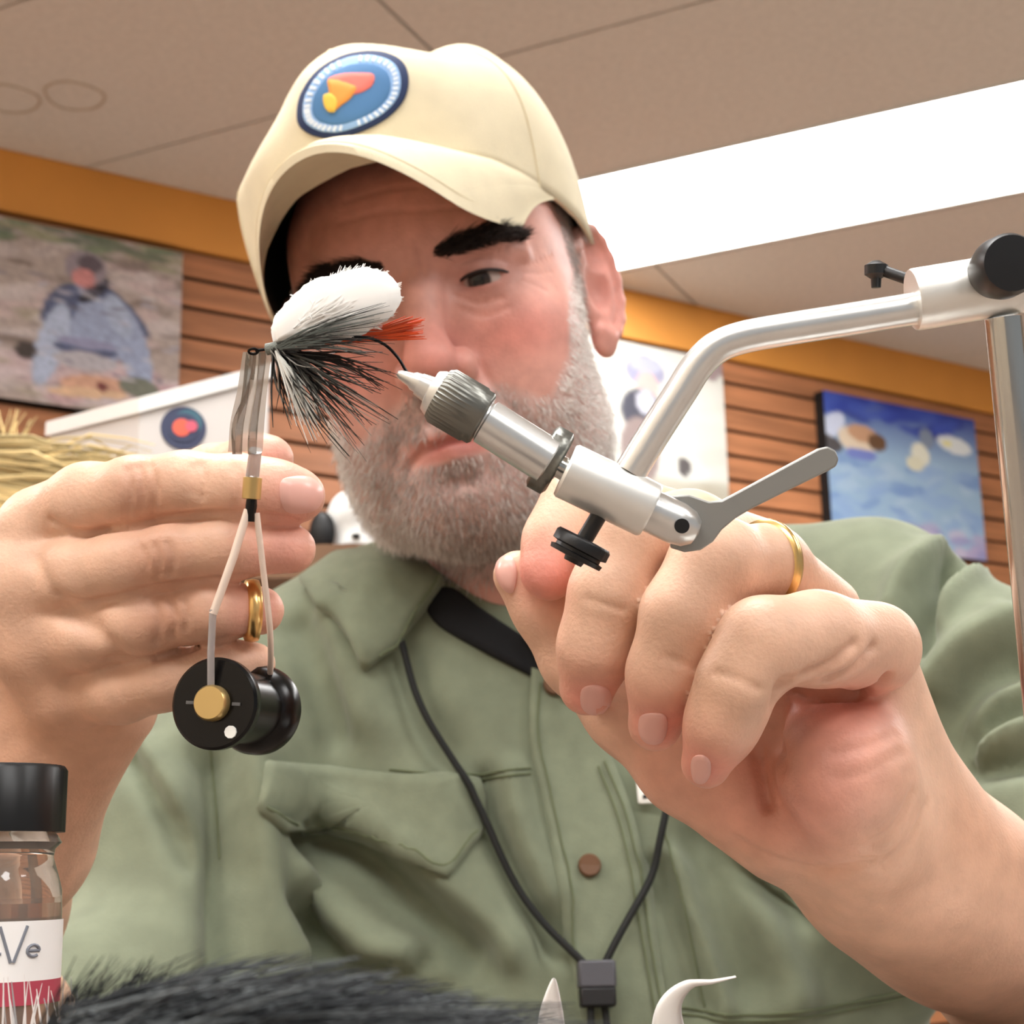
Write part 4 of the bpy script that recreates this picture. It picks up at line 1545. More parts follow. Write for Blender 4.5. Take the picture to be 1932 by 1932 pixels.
# rotary barrel
lathe('barrel', P(1066, 886, VD), P(1228, 964, VD), [(0, 46), (0.0, 50), (0.03, 54), (0.97, 54), (1.0, 51), (1.0, 40)], M_alum)
A0, A1 = P(1226, 963, VD), P(1318, 1007, VD)
lathe('rear_shaft', A0, A1, [(0, 41), (0.55, 41), (0.80, 36), (0.95, 24), (1.0, 4)], M_alu)
hb = P(1282, 992, VD)
mb = MB()
fr = hb + TOW * px(39, VD)
mb.tube([fr - TOW * 0.002, fr + TOW * 0.0006], px(14, VD), 20, up=(0, 0, 1))
mb.build('bore_disc', M_hole, vise)  # dark disc in place of the hole, its inner shade put into the colour
# lever behind the rear shaft
LP = [(1262, 936), (1300, 933), (1338, 946), (1362, 944), (1392, 928), (1470, 886), (1545, 846), (1562, 842), (1577, 850), (1583, 866), (1578, 880), (1560, 890), (1490, 924), (1418, 960), (1388, 978), (1362, 1000), (1346, 1022), (1322, 1038), (1292, 1042), (1266, 1034)]
f0 = [P(x, y, VD + 0.0018) for x, y in LP]
f1 = [P(x, y, VD + 0.0018) - TOW * 0.0026 for x, y in LP]
mb = MB()
mb.prism(f0, f1)
mb.build('lever', M_grey, vise, sharp=30, bevel=0.0004)
# thumb screw below the barrel
a, b = P(1136, 962, VD), P(1092, 1036, VD)
lathe('thumb_screw_stem', a, b, [(0, 16), (1, 16)], M_black)
a, b = P(1104, 1016, VD), P(1080, 1062, VD)
lathe('thumb_screw', a, b, [(0, 20), (0.02, 52), (0.12, 56), (0.45, 56), (0.5, 46), (0.62, 46), (0.66, 54), (0.82, 52), (0.84, 20), (1.0, 18)], M_black, n=56, knurl=1, kd=0.05, sharp=60)
# nose of the vise
c0, c1 = P(1076, 892, VD), P(1000, 848, VD)
lathe('spindle', c0, c1, [(0, 22), (1, 22)], M_steel)
a, b = P(1056, 878, 0.334), P(1020, 858, 0.334)
lathe('knurled_wheel', a, b, [(0, 18), (0.0, 56), (0.15, 66), (0.85, 66), (1.0, 56), (1.0, 18)], M_knurl, n=72, knurl=1, kd=0.04, sharp=60)
lathe('sleeve', P(1038, 872, VD), P(908, 790, VD), [(0, 40), (0.02, 44), (0.93, 44), (0.95, 38), (0.97, 38), (0.98, 47), (1.0, 47)], M_alu)
lathe('knurled_grip', P(912, 792, VD), P(826, 742, VD), [(0, 48), (0.05, 54), (0.16, 54), (0.2, 57), (0.9, 57), (1.0, 50)], M_knurl, n=80, knurl=1, kd=0.05, sharp=60)
lathe('nose_cone', P(838, 750, VD), P(790, 724, VD), [(0, 50), (0.35, 46), (0.55, 40), (0.6, 26), (1.0, 22)], M_alu)
lathe('collet', P(800, 728, VD), P(750, 704, VD), [(0, 21), (0.4, 18), (0.5, 14), (0.9, 9), (1.0, 5)], M_alu)

# ------------------------------------------------------------------ the fly in the jaws
FD = 0.331
fly = empty('fishing_fly', P(765, 712, FD), 'white-winged fly with black hackle and orange tail in the vise jaws', 'fishing fly')
M_hook = mat('black_hook', srgb(16, 14, 14), 0.25, metal=0.6)
M_feather = mat('white_feather', srgb(252, 251, 248), 0.8, sheen=0.3)
M_strand = mat('hackle', (1, 1, 1), 0.35, attr=True, spec=0.6)
M_tinsel = mat('clear_tinsel', srgb(150, 145, 136), 0.15, spec=0.8, alpha=0.62)
M_tinsel2 = mat('pale_tinsel', srgb(226, 222, 214), 0.12, spec=0.8, alpha=0.55)
mb = MB()
mb.tube([P(x, y, FD) for x, y in spline([(482, 662), (520, 656), (600, 640), (680, 636), (722, 648), (750, 674), (768, 702), (790, 722)], 50)], 0.00035, 8)
eye = [P(478 + 9 * math.cos(t), 663 + 5 * math.sin(t), FD + 0.0006 * math.sin(t)) for t in np.linspace(0, 6.28, 17)]
mb.tube(eye, 0.0003, 6, caps=False)
mb.build('hook', M_hook, fly)
# wing: a thick paddle of two white feathers
WPOLY = np.array([(516, 648), (512, 620), (524, 592), (552, 560), (588, 530), (630, 518), (660, 510), (695, 506), (730, 516), (752, 540), (756, 562), (744, 590), (716, 612), (680, 632), (630, 646), (570, 654)], float)
for dz, sc in ((0.0, 1.0), (0.004, 0.96)):
    po = spline(np.vstack([WPOLY, WPOLY[:1]]), 81)[:-1]
    c = po.mean(0)
    n = len(po)
    v, f = [], []
    RI = 8
    for side_ in (1, -1):
        for r in range(RI):
            s = 1 - r / RI
            th = 0.0034 * math.sqrt(max(0, 1 - s ** 2)) * side_
            for k, q in enumerate(po):
                q2 = c + (q - c) * s * sc + rng.normal(size=2) * (1.2 if r == 0 else 0.0)
                v.append(P(q2[0], q2[1], FD + dz) + TOW * th)
    for sd in (0, 1):
        o = sd * RI * n
        for r in range(RI - 1):
            for k in range(n):
                k2 = (k + 1) % n
                q = (o + r * n + k, o + r * n + k2, o + (r + 1) * n + k2, o + (r + 1) * n + k)
                f.append(q if sd == 0 else q[::-1])
        f.append(tuple(range(o + (RI - 1) * n, o + RI * n)))
    for k in range(n):
        f.append((k, RI * n + k, RI * n + (k + 1) % n, (k + 1) % n))
    mesh_obj('wing_feather', np.array(v), f, M_feather, fly)


def strands(name, items, m, par, stuff=True):
    mb = MB()
    for pts, r0, c in items:
        n = 7
        s = spline(pts, n)
        mb.tube([P(q[0], q[1], q[2]) for q in s], [r0 * (1 - 0.75 * (k / (n - 1)) ** 1.5) for k in range(n)], 4, col=c)
    o = mb.build(name, m, par, attr=True, sharp=80)
    if stuff:
        o['kind'] = 'stuff'
    return o


rr = random.Random(5)
it = []
for k in range(420):                                   # silky white barbs along the wing
    e = rr.choice([-1, 1])
    tip = WPOLY[rr.randrange(6, 14)] + np.array([rr.uniform(-22, 6), rr.uniform(-10, 10)])
    if rr.random() < 0.35:
        tip = WPOLY[rr.randrange(2, 14)] + np.array([rr.uniform(-6, 6), rr.uniform(-6, 6)])
    c = np.array([640, 580]) + np.array([rr.uniform(-50, 30), rr.uniform(-30, 30)])
    dd = FD + 0.002 - rr.uniform(-0.004, 0.0062)
    it.append(([(524 + rr.uniform(-6, 10), 642 + rr.uniform(-8, 8), FD), (c[0] * 0.5 + tip[0] * 0.25 + 130, c[1] * 0.5 + tip[1] * 0.25 + 160, dd), (tip[0], tip[1], FD + 0.001)], rr.uniform(0.00010, 0.00022), srgb(252, 251, 248)))
strands('wing_barbs', it, M_strand, fly)
it = []
for k in range(150):                                   # dark hackle sweeping back and down
    ang = math.radians(rr.triangular(-14, 92, 48))
    L = rr.uniform(70, 225) * (1.15 if 0.5 < ang < 1.1 else 0.95)
    x0, y0 = 516 + rr.uniform(-6, 26), 660 + rr.uniform(-8, 10)
    x1, y1 = x0 + L * math.cos(ang), y0 + L * math.sin(ang)
    bend = rr.uniform(-16, 16)
    g_ = rr.random()
    c = srgb(10, 10, 10) if g_ < 0.6 else srgb(70, 70, 66) if g_ < 0.8 else srgb(150, 148, 142)
    d1 = FD + rr.uniform(-0.012, 0.010)
    it.append(([(x0, y0, FD - 0.001), ((x0 + x1) / 2 - bend * math.sin(ang), (y0 + y1) / 2 + bend * math.cos(ang), (FD + d1) / 2), (x1, y1, d1)], rr.uniform(0.00014, 0.00032), c))
for k in range(46):                                    # thin dark fibres over the white wing
    ang = math.radians(rr.uniform(-30, 4))
    L = rr.uniform(120, 230)
    x0, y0 = 520 + rr.uniform(0, 16), 654 + rr.uniform(-8, 6)
    it.append(([(x0, y0, FD - 0.003), (x0 + L * 0.5 * math.cos(ang), y0 + L * 0.5 * math.sin(ang) - 4, FD - 0.0045), (x0 + L * math.cos(ang), y0 + L * math.sin(ang) + 6, FD - 0.003)],
               rr.uniform(0.00010, 0.00020), srgb(96, 104, 100) if rr.random() < 0.7 else srgb(30, 32, 32)))
for k in range(24):                                    # bright flash
    ang = math.radians(rr.uniform(48, 76))
    L = rr.uniform(90, 190)
    it.append(([(520, 662, FD - 0.002), (520 + L * 0.5 * math.cos(ang), 662 + L * 0.5 * math.sin(ang), FD - 0.004), (520 + L * math.cos(ang), 662 + L * math.sin(ang), FD - 0.005)], 0.00024, srgb(222, 222, 216)))
for k in range(14):                                    # longer dark fibres towards the jaws
    y1 = rr.uniform(690, 740)
    it.append(([(540, 664, FD), (640, 676 + rr.uniform(-6, 14), FD), (rr.uniform(690, 760), y1, FD + rr.uniform(-0.003, 0.003))], 0.00022, srgb(26, 14, 12)))
strands('hackle', it, M_strand, fly)
it = []
for k in range(70):
    y1 = rr.uniform(596, 640)
    it.append(([(600, 650, FD + 0.004), (690, 636 + (y1 - 620) * 0.4, FD + 0.004), (rr.uniform(765, 806), y1, FD + 0.004 + rr.uniform(-0.001, 0.001))], 0.00034, srgb(214, 84, 40) * rr.uniform(0.8, 1.25)))
strands('tail', it, M_strand, fly)
mb = MB()
mb.tube([P(x, y, FD) for x, y in spline([(500, 660), (515, 657), (532, 654), (552, 651)], 14)], [0.0006] + [0.0013] * 12 + [0.0008], 14)
mb.build('thread_head', mat('grey_thread', srgb(120, 124, 116), 0.5, bump=0.4, bscale=3000), fly)

# ------------------------------------------------------------------ bobbin hanging on its tinsel, against the fingers
bob = empty('bobbin_holder', P(475, 930, 0.385), 'black-spooled thread bobbin with brass hub hanging before the fingers', 'bobbin')
M_brass = mat('brass', srgb(208, 180, 122), 0.34, metal=0.85)
M_wire = mat('cream_wire_arm', srgb(240, 222, 208), 0.3, metal=0.2)
M_spool = mat('black_plastic', srgb(5, 5, 6), 0.25, spec=0.35)
M_clear = mat('clear_tube', srgb(206, 200, 200), 0.15, trans=0.5)
BD = 0.388
mb = MB()
for i, (xa, xb, w) in enumerate(((457, 436, 13), (466, 449, 15), (477, 462, 15), (488, 476, 15), (498, 489, 13), (472, 440, 8))):
    a0 = [(xa + 8, 664, FD + 0.002), (xa, 730, 0.350), (xb + 3, 800, 0.368), (xb, 852 + 5 * (i % 2), 0.382)]
    s = spline(a0, 16)
    L = [P(q[0] - w / 2 - 2 * math.sin(k * 0.4 + i), q[1], q[2]) for k, q in enumerate(s)]
    R_ = [P(q[0] + w / 2, q[1], q[2] + 0.0006 * math.sin(i + k * 0.3)) for k, q in enumerate(s)]
    L2 = [q - TOW * 0.0002 for q in L]
    R2 = [q - TOW * 0.0002 for q in R_]
    n = len(s)
    v = L + R_ + L2 + R2
    f = []
    for k in range(n - 1):
        f += [(k, k + 1, n + k + 1, n + k), (2 * n + k, 3 * n + k, 3 * n + k + 1, 2 * n + k + 1), (k, 2 * n + k, 2 * n + k + 1, k + 1), (n + k, n + k + 1, 3 * n + k + 1, 3 * n + k)]
    m1 = MB()
    m1.add(v, f)
    m1.build('tinsel_strip', M_tinsel if i % 2 else M_tinsel2, fly, sharp=60)
lathe2 = lambda nm, a, b, prof, m, d, n=28: MB().tube([a + (b - a) * t for t, r in prof], [px(r, d) for t, r in prof], n).build(nm, m, bob)
lathe2('tube', P(482, 850, 0.383), P(476, 900, BD), [(0, 12), (1, 13)], M_clear, BD)
lathe2('collar', P(477, 900, BD), P(474, 942, BD), [(0, 14), (0.03, 18), (0.97, 18), (1, 14)], M_brass, BD)
lathe2('neck', P(475, 942, BD), P(472, 984, BD), [(0, 10), (0.3, 11), (1, 8)], M_spool, BD)
mb = MB()
mb.tube([P(x, y, d) for x, y, d in ((468, 962, BD), (440, 1052, 0.386), (402, 1158, 0.385))], px(8, BD), 12)
mb.build('wire_arm', M_wire, bob)
mb = MB()
mb.tube([P(x, y, d) for x, y, d in ((402, 1150, 0.385), (398, 1230, 0.385), (398, 1312, 0.386))], px(7, BD), 12)
mb.build('wire_arm', M_clear, bob)
mb = MB()
mb.tube([P(x, y, d) for x, y, d in spline([(484, 968, BD), (496, 1070, 0.390), (510, 1198, 0.396), (508, 1290, 0.412), (494, 1338, 0.416)], 30)], px(6, BD), 12)
mb.build('wire_arm', M_wire, bob)
# spool, its axle pointing back to the right
s0, s1 = P(403, 1327, 0.386), P(490, 1340, 0.413)
axs = s1 - s0
LEN = np.linalg.norm(axs)
r1 = px(87, 0.388)
mb = MB()
mb.tube([s0, s0, s0 + axs * 0.02, s0 + axs * 0.10, s0 + axs * 0.16, s0 + axs * 0.24, s0 + axs * 0.76, s0 + axs * 0.82, s0 + axs * 0.9, s0 + axs, s0 + axs],
        [r1 * 0.30, r1 * 0.94, r1, r1, r1 * 0.92, r1 * 0.80, r1 * 0.80, r1 * 0.96, r1 * 1.03, r1 * 1.03, r1 * 0.3], 64)
mb.build('spool', M_spool, bob, sharp=30)
mb = MB()
mb.tube([s0 - axs * 0.10, s0 - axs * 0.10, s0 - axs * 0.07, s0 + axs * 0.05], [0.0001, px(30, BD), px(34, BD), px(34, BD)], 36)
mb.build('brass_foot', M_brass, bob)
up_ = nrm(_u - axs * ((_u @ axs) / (axs @ axs)))
rt_ = nrm(np.cross(axs, up_))
if rt_ @ _r < 0:
    rt_ = -rt_
mb = MB()
cdot = s0 - axs * 0.008 + rt_ * px(40, BD) - up_ * px(52, BD)
mb.tube([cdot - nrm(axs) * 0.0003, cdot + nrm(axs) * 0.0008], px(12, BD), 10)
mb.build('notch', M_paper, bob)
mb = MB()
for s in (1, -1):
    c = s0 - axs * 0.004 + rt_ * px(47 * s, BD)
    mb.box(c, rt_ * px(8, BD), up_ * px(3, BD), nrm(axs) * 0.0004)
mb.build('slot', mat('slot_grey', srgb(92, 92, 92), 0.4), bob)

# ------------------------------------------------------------------ rings on the fingers
M_gold = mat('gold', srgb(230, 194, 128), 0.28, metal=1.0)


def ring_on(L, i, t, wid, extra, name, label):
    a, b = np.array(L[i], float), np.array(L[i + 1], float)
    q = a + (b - a) * t
    c = P(q[0], q[1], q[2])
    ax = nrm(P(*b[:3]) - P(*a[:3]))
    r = px(q[3], q[2])
    mb = MB()
    s = nrm(np.cross(ax, UZ))
    w = np.cross(ax, s)
    prof = [(-wid, -0.0004), (-wid * 0.8, extra), (0, extra + 0.0003), (wid * 0.8, extra), (wid, -0.0004)]
    n = 56
    v, f = [], []
    for h, e in prof:
        for k in range(n):
            an = 2 * math.pi * k / n
            v.append(c + ax * h + (r + e) * (math.cos(an) * s + math.sin(an) * w))
    for j in range(len(prof) - 1):
        for k in range(n):
            f.append((j * n + k, j * n + (k + 1) % n, (j + 1) * n + (k + 1) % n, (j + 1) * n + k))
    o = mesh_obj(name, np.array(v), f, M_gold)
    tag(o, label, 'ring', 'gold finger rings')


ring_on(B_ring, 1, 0.06, 0.0014, 0.0022, 'gold_ring', 'plain gold ring on a curled finger beside the vise lever')
ring_on(A_ring, 3, 0.83, 0.0020, 0.0012, 'gold_ring', 'gold ring edge-on behind the bobbin wires')

# ------------------------------------------------------------------ bottle of head cement, bottom left
M_glass = mat('bottle_glass', srgb(228, 226, 220), 0.05, trans=0.9, ior=1.45)
M_liquid = mat('amber_liquid', srgb(214, 178, 150), 0.1, trans=0.8, ior=1.33)
M_label = mat('bottle_label', srgb(240, 238, 236), 0.5)
M_red = mat('label_red', srgb(176, 66, 84), 0.5)
M_ink = mat('label_ink', srgb(120, 124, 134), 0.5)
M_capb = mat('bottle_cap_black', srgb(12, 12, 13), 0.35)
BX = P(4, 1500, 0.345)
bx0 = np.array([BX[0], BX[1], TZ])
R1 = px(118, 0.345)
zt_ = P(4, 1436, 0.345 - R1)[2]
zc_ = P(4, 1572, 0.345)[2]
zl1, zl0 = P(4, 1738, 0.345 - R1)[2], P(4, 1850, 0.345 - R1)[2]
zr0 = P(4, 1894, 0.345 - R1)[2]
bot = empty('cement_bottle', bx0, 'small glass bottle with black screw cap and white-red label at lower left', 'bottle')
mb = MB()
mb.tube([bx0 + UZ * (zt_ - TZ), bx0 + UZ * (zt_ - TZ), bx0 + UZ * (zt_ - TZ - 0.001), bx0 + UZ * (zc_ - TZ), bx0 + UZ * (zc_ - TZ)], [R1 * 0.6, R1 * 0.95, R1, R1, R1 * 0.7], 72)
vv = np.array(mb.v)
for i in range(len(vv)):
    if i % 2:
        rel = vv[i] - bx0
        rel[:2] *= 0.975
        vv[i] = bx0 + rel
mb.v = [tuple(q) for q in vv]
mb.build('screw_cap', M_capb, bot, sharp=50)
zs = zl1 - TZ
zn = zc_ - TZ
mb = MB()
prof = [(zn + 0.001, 0.78), (zn - 0.0008, 0.90), (zn - 0.0022, 0.96), (zn - 0.0036, 0.86), (zn - 0.0055, 0.84), ((zn + zs) / 2, 0.93), ((zn + zs) / 2 - 0.003, 0.99), (zs, 1.01), (0.003, 1.01), (0.001, 0.95), (0.0002, 0.6), (0.0002, 0.0)]
mb.tube([bx0 + UZ * z for z, r in prof], [R1 * r for z, r in prof], 64, caps=False)
o = mb.build('glass', M_glass, bot, sharp=60)
mb = MB()
mb.tube([bx0 + UZ * (zs + 0.0035), bx0 + UZ * (zs + 0.0035), bx0 + UZ * 0.002, bx0 + UZ * 0.002], [0.0, R1 * 0.9, R1 * 0.9, 0.0], 48, caps=False)
mb.build('liquid', M_liquid, bot)
mb = MB()
mb.tube([bx0 + UZ * (zl0 - TZ), bx0 + UZ * zs], R1 * 1.035, 64, caps=False)
lb = mb.build('label', M_label, bot)
lb['label'] = 'white paper label with grey print'
mb = MB()
mb.tube([bx0 + UZ * (zr0 - TZ), bx0 + UZ * (zl0 - TZ)], R1 * 1.035, 64, caps=False)
mb.build('red_band', M_red, lb)
# print on the label: a V-shaped stroke, an e and a thin line
def onbottle(x, z, e=1.042):
    a = math.asin(max(-0.98, min(0.98, x / R1)))
    dirc = nrm(np.array([CAM[0] - bx0[0], CAM[1] - bx0[1], 0]))
    sd = np.array([-dirc[1], dirc[0], 0]) * -1
    if sd @ _r < 0:
        sd = -sd
    return bx0 + (dirc * math.cos(a) + sd * math.sin(a)) * R1 * e + UZ * z


mb = MB()
for ch in ([(0.0010, zs - 0.001), (0.0034, zs - 0.0085)], [(0.0064, zs - 0.001), (0.0040, zs - 0.0085)],
           [(0.0078 + 0.0012 * math.cos(t), zs - 0.0062 + 0.0012 * math.sin(t)) for t in np.linspace(0.0, 5.4, 12)], [(0.0066, zs - 0.0062), (0.0090, zs - 0.0062)],
           [(-0.006, zs - 0.0066), (0.0015, zs - 0.0066)], [(-0.006, zs - 0.0076), (0.0010, zs - 0.0076)]):
    mb.tube([onbottle(*q) for q in ch], 0.00035, 6)
mb.build('printing', M_ink, lb)

# ------------------------------------------------------------------ dark hair patch and white hackles on the table
M_fur = mat('dark_hair', (1, 1, 1), 0.6, attr=True, spec=0.25)
fur = empty('bucktail_patch', (-0.052, 0.19, TZ), 'patch of long dark grey hair on the table by the bottle', 'hair patch')
mb = MB()
hide = []
for k in range(24):
    a = 2 * math.pi * k / 24
    hide.append(np.array([-0.052 + 0.040 * math.cos(a) * (1 + 0.1 * math.sin(3 * a)), 0.19 + 0.035 * math.sin(a), TZ + 0.0135]))
mb.prism(hide, [q - UZ * 0.0133 for q in hide])
mb.build('hide', mat('hide', srgb(60, 54, 50), 0.9), fur)
it = []
for k in range(1700):
    x0 = rr.uniform(110, 640)
    y0 = rr.uniform(1900, 2120)
    L_ = rr.uniform(260, 560)
    an = math.radians(rr.gauss(19, 10))
    top = np.interp(x0 + L_, [100, 420, 700, 1000], [1810, 1795, 1815, 1905]) + rr.expovariate(1 / 75.0) - 20
    x1, y1 = x0 + L_ * math.cos(an), max(y0 - L_ * math.sin(an), top)
    d0 = rr.uniform(0.165, 0.215)
    g_ = rr.random()
    c = srgb(26, 30, 34) * (1 - g_ ** 4) + srgb(110, 116, 118) * g_ ** 4
    it.append(([(x0, y0, d0), ((x0 + x1) / 2, (y0 + y1) / 2 - 8, d0), (x1, y1 + 6, d0 + rr.uniform(-0.008, 0.008))], rr.uniform(0.00010, 0.00022), c))
for k in range(500):
    x0 = rr.uniform(70, 260)
    an = math.radians(rr.uniform(20, 75))
    L_ = rr.uniform(90, 240)
    y0 = rr.uniform(1930, 2080)
    d0 = rr.uniform(0.175, 0.215)
    x1, y1 = x0 + L_ * math.cos(an), max(1800 + rr.expovariate(1 / 40.0), y0 - L_ * math.sin(an))
    it.append(([(x0, y0, d0), ((x0 + x1) / 2 - 6, (y0 + y1) / 2, d0), (x1, y1, d0)], rr.uniform(0.00010, 0.00020), srgb(26, 30, 32) * rr.uniform(0.7, 1.8)))
strands('hair', it, M_fur, fur)
# pale wisps standing in front of the bottle
it = []
for k in range(26):
    x0 = rr.uniform(-30, 150)
    x1 = x0 + rr.uniform(-50, 40)
    it.append(([(x0, 2060, 0.30), ((x0 + x1) / 2 + rr.uniform(-8, 8), 1960, 0.302), (x1, rr.uniform(1835, 1900), 0.304)], rr.uniform(0.0002, 0.00045), srgb(226, 222, 220) if rr.random() < 0.6 else srgb(150, 150, 152)))
wsp = strands('fibre_tuft', it, M_strand, None, False)
tag(wsp, 'tuft of pale synthetic fibres in front of the bottle label', 'fibres', None, None)


def hackle_feather(name, spine, widths, label):
    root = empty(name, P(*spine[0]), label, 'feather', 'white hackle feathers on the table')
    s = spline(spine, 40)
    c = [P(*q) for q in s]
    w = np.interp(np.linspace(0, 1, 40), np.linspace(0, 1, len(widths)), widths)
    mb = MB()
    mb.tube(c, [0.0004 * (1 - 0.7 * k / 39) for k in range(40)], 6)
    mb.build('quill', M_feather, root)
    v, f = [], []
    for k in range(40):
        t = nrm(c[min(k + 1, 39)] - c[max(k - 1, 0)])
        sd = nrm(np.cross(t, TOW))
        ww = px(w[k], s[k][2])
        v += [c[k] - sd * ww, c[k] - sd * ww * 0.5 + TOW * 0.0009, c[k] + TOW * 0.0013, c[k] + sd * ww * 0.5 + TOW * 0.0009, c[k] + sd * ww, c[k] - TOW * 0.0008]
    for k in range(39):
        for j in range(6):
            j2 = (j + 1) % 6
            f.append((k * 6 + j, k * 6 + j2, (k + 1) * 6 + j2, (k + 1) * 6 + j))
    mesh_obj('vane', np.array(v), f, M_feather, root)


hackle_feather('hackle_feather', [(1060, 2160, 0.42), (1048, 2020, 0.42), (1040, 1930, 0.42), (1045, 1846, 0.42)], [14, 30, 32, 22, 3], 'white feather tip standing below the cord lock, the straight one')
hackle_feather('hackle_feather', [(1250, 2170, 0.41), (1262, 2000, 0.41), (1262, 1905, 0.41), (1296, 1860, 0.41), (1345, 1852, 0.41), (1388, 1842, 0.41)], [30, 44, 30, 17, 7, 4, 1], 'white curled feather with thin bent tip at bottom right of the cord')

# ------------------------------------------------------------------ things on the shelf behind the man, left
sh = empty('display_shelf', (-0.75, 1.5, 0), 'low display shelf behind the man at left, carrying box and raffia', 'shelf')
M_shelf = mat('shelf_wood', srgb(110, 80, 56), 0.5, var=0.2, vscale=8, stretch=(1, 6, 1))
SHD = 1.55
stop = P(250, 1105, SHD)
mb = MB()
mb.box((-0.62, stop[1] + 0.02, stop[2] - 0.015), (0.62, 0, 0), (0, 0.20, 0), (0, 0, 0.015))
mb.build('shelf_board', M_shelf, sh)
for sx in (-1.2, -0.04):
    mb = MB()
    mb.box((sx, stop[1] + 0.02, (stop[2] - 0.03) / 2), (0.012, 0, 0), (0, 0.19, 0), (0, 0, (stop[2] - 0.03) / 2))
    mb.build('side_panel', M_shelf, sh)
# white box with a round emblem: corner towards us
M_box = mat('white_card', srgb(202, 196, 192), 0.6, var=0.03, vscale=5)
M_box2 = mat('box_lid', srgb(224, 222, 218), 0.5)
bxr = empty('white_box', P(262, 1000, SHD), 'white cardboard box with round dark emblem behind the pinching hand', 'box')
zb = stop[2]
def col_at(x, y, d):
    q = P(x, y, d)
    return np.array([q[0], q[1], zb]), q[2]
cA, zA = col_at(96, 800, SHD + 0.02)
cB, zB = col_at(264, 758, SHD - 0.10)
cC, zC = col_at(508, 690, SHD - 0.06)
cD = cA + (cC - cB)
ztop = zB
mb = MB()
lo_ = [cA, cB, cC, cD]
zz = [zA, zB, zC, zA + zC - zB]
mb.prism([q + UZ * (z - zb) for q, z in zip(lo_, zz)], lo_)
bxo = mb.build('carton', M_box, bxr, smooth=False)
cen = sum(lo_) / 4
mb = MB()
ex = [cen + (q - cen) * 1.05 for q in lo_]
mb.prism([q + UZ * (z - zb + 0.003) for q, z in zip(ex, zz)], [q + UZ * (z - zb - 0.012) for q, z in zip(ex, zz)])
mb.build('lid', M_box2, bxr, smooth=False)
fx = nrm(cC - cB)
fn = nrm(np.cross(fx, UZ))
if fn @ (CAM - cB) < 0:
    fn = -fn
def onface(x, y, off):
    r = ray(x, y)
    t = ((cB - CAM) @ fn) / (r @ fn)
    return CAM + r * t + fn * off
ec = onface(346, 808, 0.0)
er = np.linalg.norm(onface(388, 800, 0.0) - ec)
M_emb = mat('emblem_navy', srgb(54, 60, 88), 0.6)
M_emo = mat('emblem_orange', srgb(226, 96, 74), 0.6)
M_emp = mat('emblem_pink', srgb(206, 90, 110), 0.6)
M_emt = mat('emblem_teal', srgb(58, 96, 112), 0.6)
def disc(name, c, r, off, m, par, n=40, sx=1.0):
    mb = MB()
    fr_ = [c + fn * off + r * (math.cos(t) * fx * sx + math.sin(t) * UZ) for t in np.linspace(0, 2 * math.pi, n, endpoint=False)]
    mb.prism(fr_, [q - fn * 0.0008 for q in fr_])
    return mb.build(name, m, par, smooth=False)
em = disc('emblem', ec, er, 0.0012, M_emb, bxr)
em['label'] = 'round navy emblem with an orange fly'
disc('emblem_ring', ec + UZ * er * 0.25 + fx * er * 0.2, er * 0.62, 0.0016, M_emt, em)
disc('emblem_field', ec, er * 0.66, 0.0020, M_emb, em)
disc('emblem_fly', ec - fx * er * 0.08, er * 0.40, 0.0026, M_emo, em)
disc('emblem_wing', ec + fx * er * 0.34 + UZ * er * 0.08, er * 0.26, 0.0030, M_emp, em)

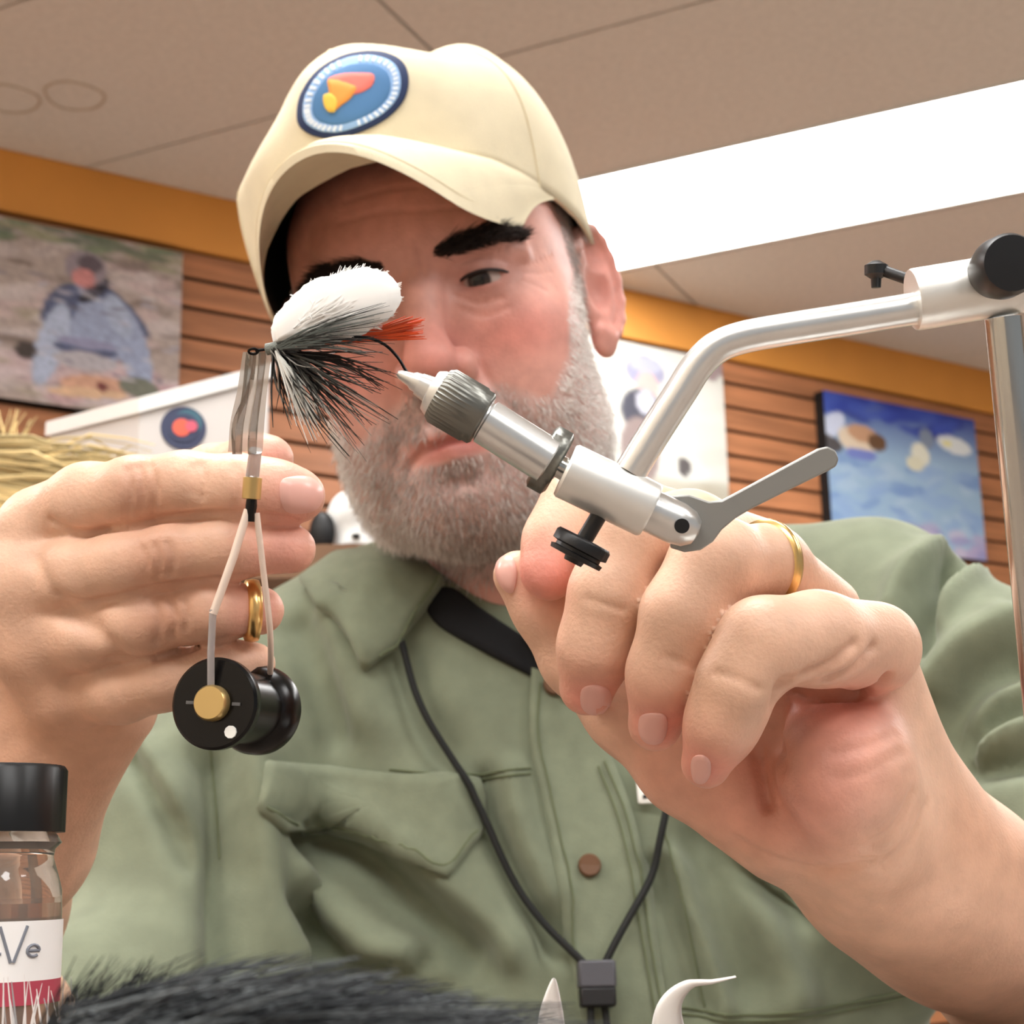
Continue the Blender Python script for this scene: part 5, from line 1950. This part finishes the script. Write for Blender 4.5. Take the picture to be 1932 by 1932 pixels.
# raffia bundle
M_raf = mat('raffia', (1, 1, 1), 0.7, attr=True)
it = []
for k in range(320):
    t = rr.random()
    if t < 0.35:      # upright sheaf at the edge of the picture
        x0 = rr.uniform(-120, 20)
        it.append(([(x0, 1044, 1.42), (x0 + rr.uniform(-20, 30), 900, 1.42), (x0 + rr.uniform(-10, 70), rr.uniform(770, 860), 1.43)], rr.uniform(0.0010, 0.0026), srgb(234, 208, 150) * rr.uniform(0.45, 1.15)))
    else:
        y0 = rr.uniform(835, 1015)
        y1 = y0 + rr.uniform(-14, 26) + 12
        it.append(([(-60, y0 - 10, 1.40), (60, y0 + rr.uniform(-30, 30), 1.39 + rr.uniform(-0.01, 0.01)), (170, y0 + rr.uniform(-24, 26) + 6, 1.39), (rr.uniform(220, 300), y1, 1.41)], rr.uniform(0.0010, 0.0028), srgb(238, 214, 158) * rr.uniform(0.4, 1.15)))
for k in range(40):    # the ties hang down to the shelf
    x0 = rr.uniform(-100, 120)
    it.append(([(x0, 950, 1.41), (x0 + 10, 1020, 1.41), (x0 + rr.uniform(-20, 20), 1044, 1.41)], 0.003, srgb(210, 176, 112) * rr.uniform(0.5, 1.1)))
raf = strands('raffia_bundle', it, M_raf, None, False)
tag(raf, 'straw-coloured raffia bundle behind the hand at left', 'raffia')

# white plush thing on the same shelf
PD = 1.5
pb = P(665, 1060, PD)
pb[2] = stop[2]
vs = empty('white_plush', pb, 'white rounded plush with black underside on the shelf beside the beard', 'plush')
WS = SDF(P(560, 1120, PD) - np.array([0.04, 0.07, 0.02]), P(760, 900, PD) + np.array([0.04, 0.07, 0.03]), 0.0025)
for x, y, d, r in ((664, 968, PD, 44), (690, 985, PD, 38), (650, 990, PD, 36), (676, 1030, PD, 50), (672, 1075, PD, 55)):
    WS.ell(P(x, y, d), (px(r, d),) * 3, 0.008)
wv, wq = WS.mesh()
wv[:, 2] = np.maximum(wv[:, 2], stop[2] + 0.001)
mesh_obj('body', smooth_mesh(wv, wq, 2), wq, mat('white_plush', srgb(236, 238, 236), 0.8, var=0.06, vscale=120, bump=0.4, bscale=400), vs)
for x, y, rx_, ry_, nm in ((608, 1004, 24, 40, 'black_side'), (660, 1036, 30, 11, 'black_band'), (672, 1012, 9, 5, 'dark_eye')):
    c = P(x, y, PD - px(46, PD))
    g = SDF(c - 0.04, c + 0.04, 0.0018)
    g.ell(c, (px(rx_, PD), 0.008, px(ry_, PD)), 0.001)
    wv, wq = g.mesh()
    mesh_obj(nm, wv, wq, M_blk, vs)
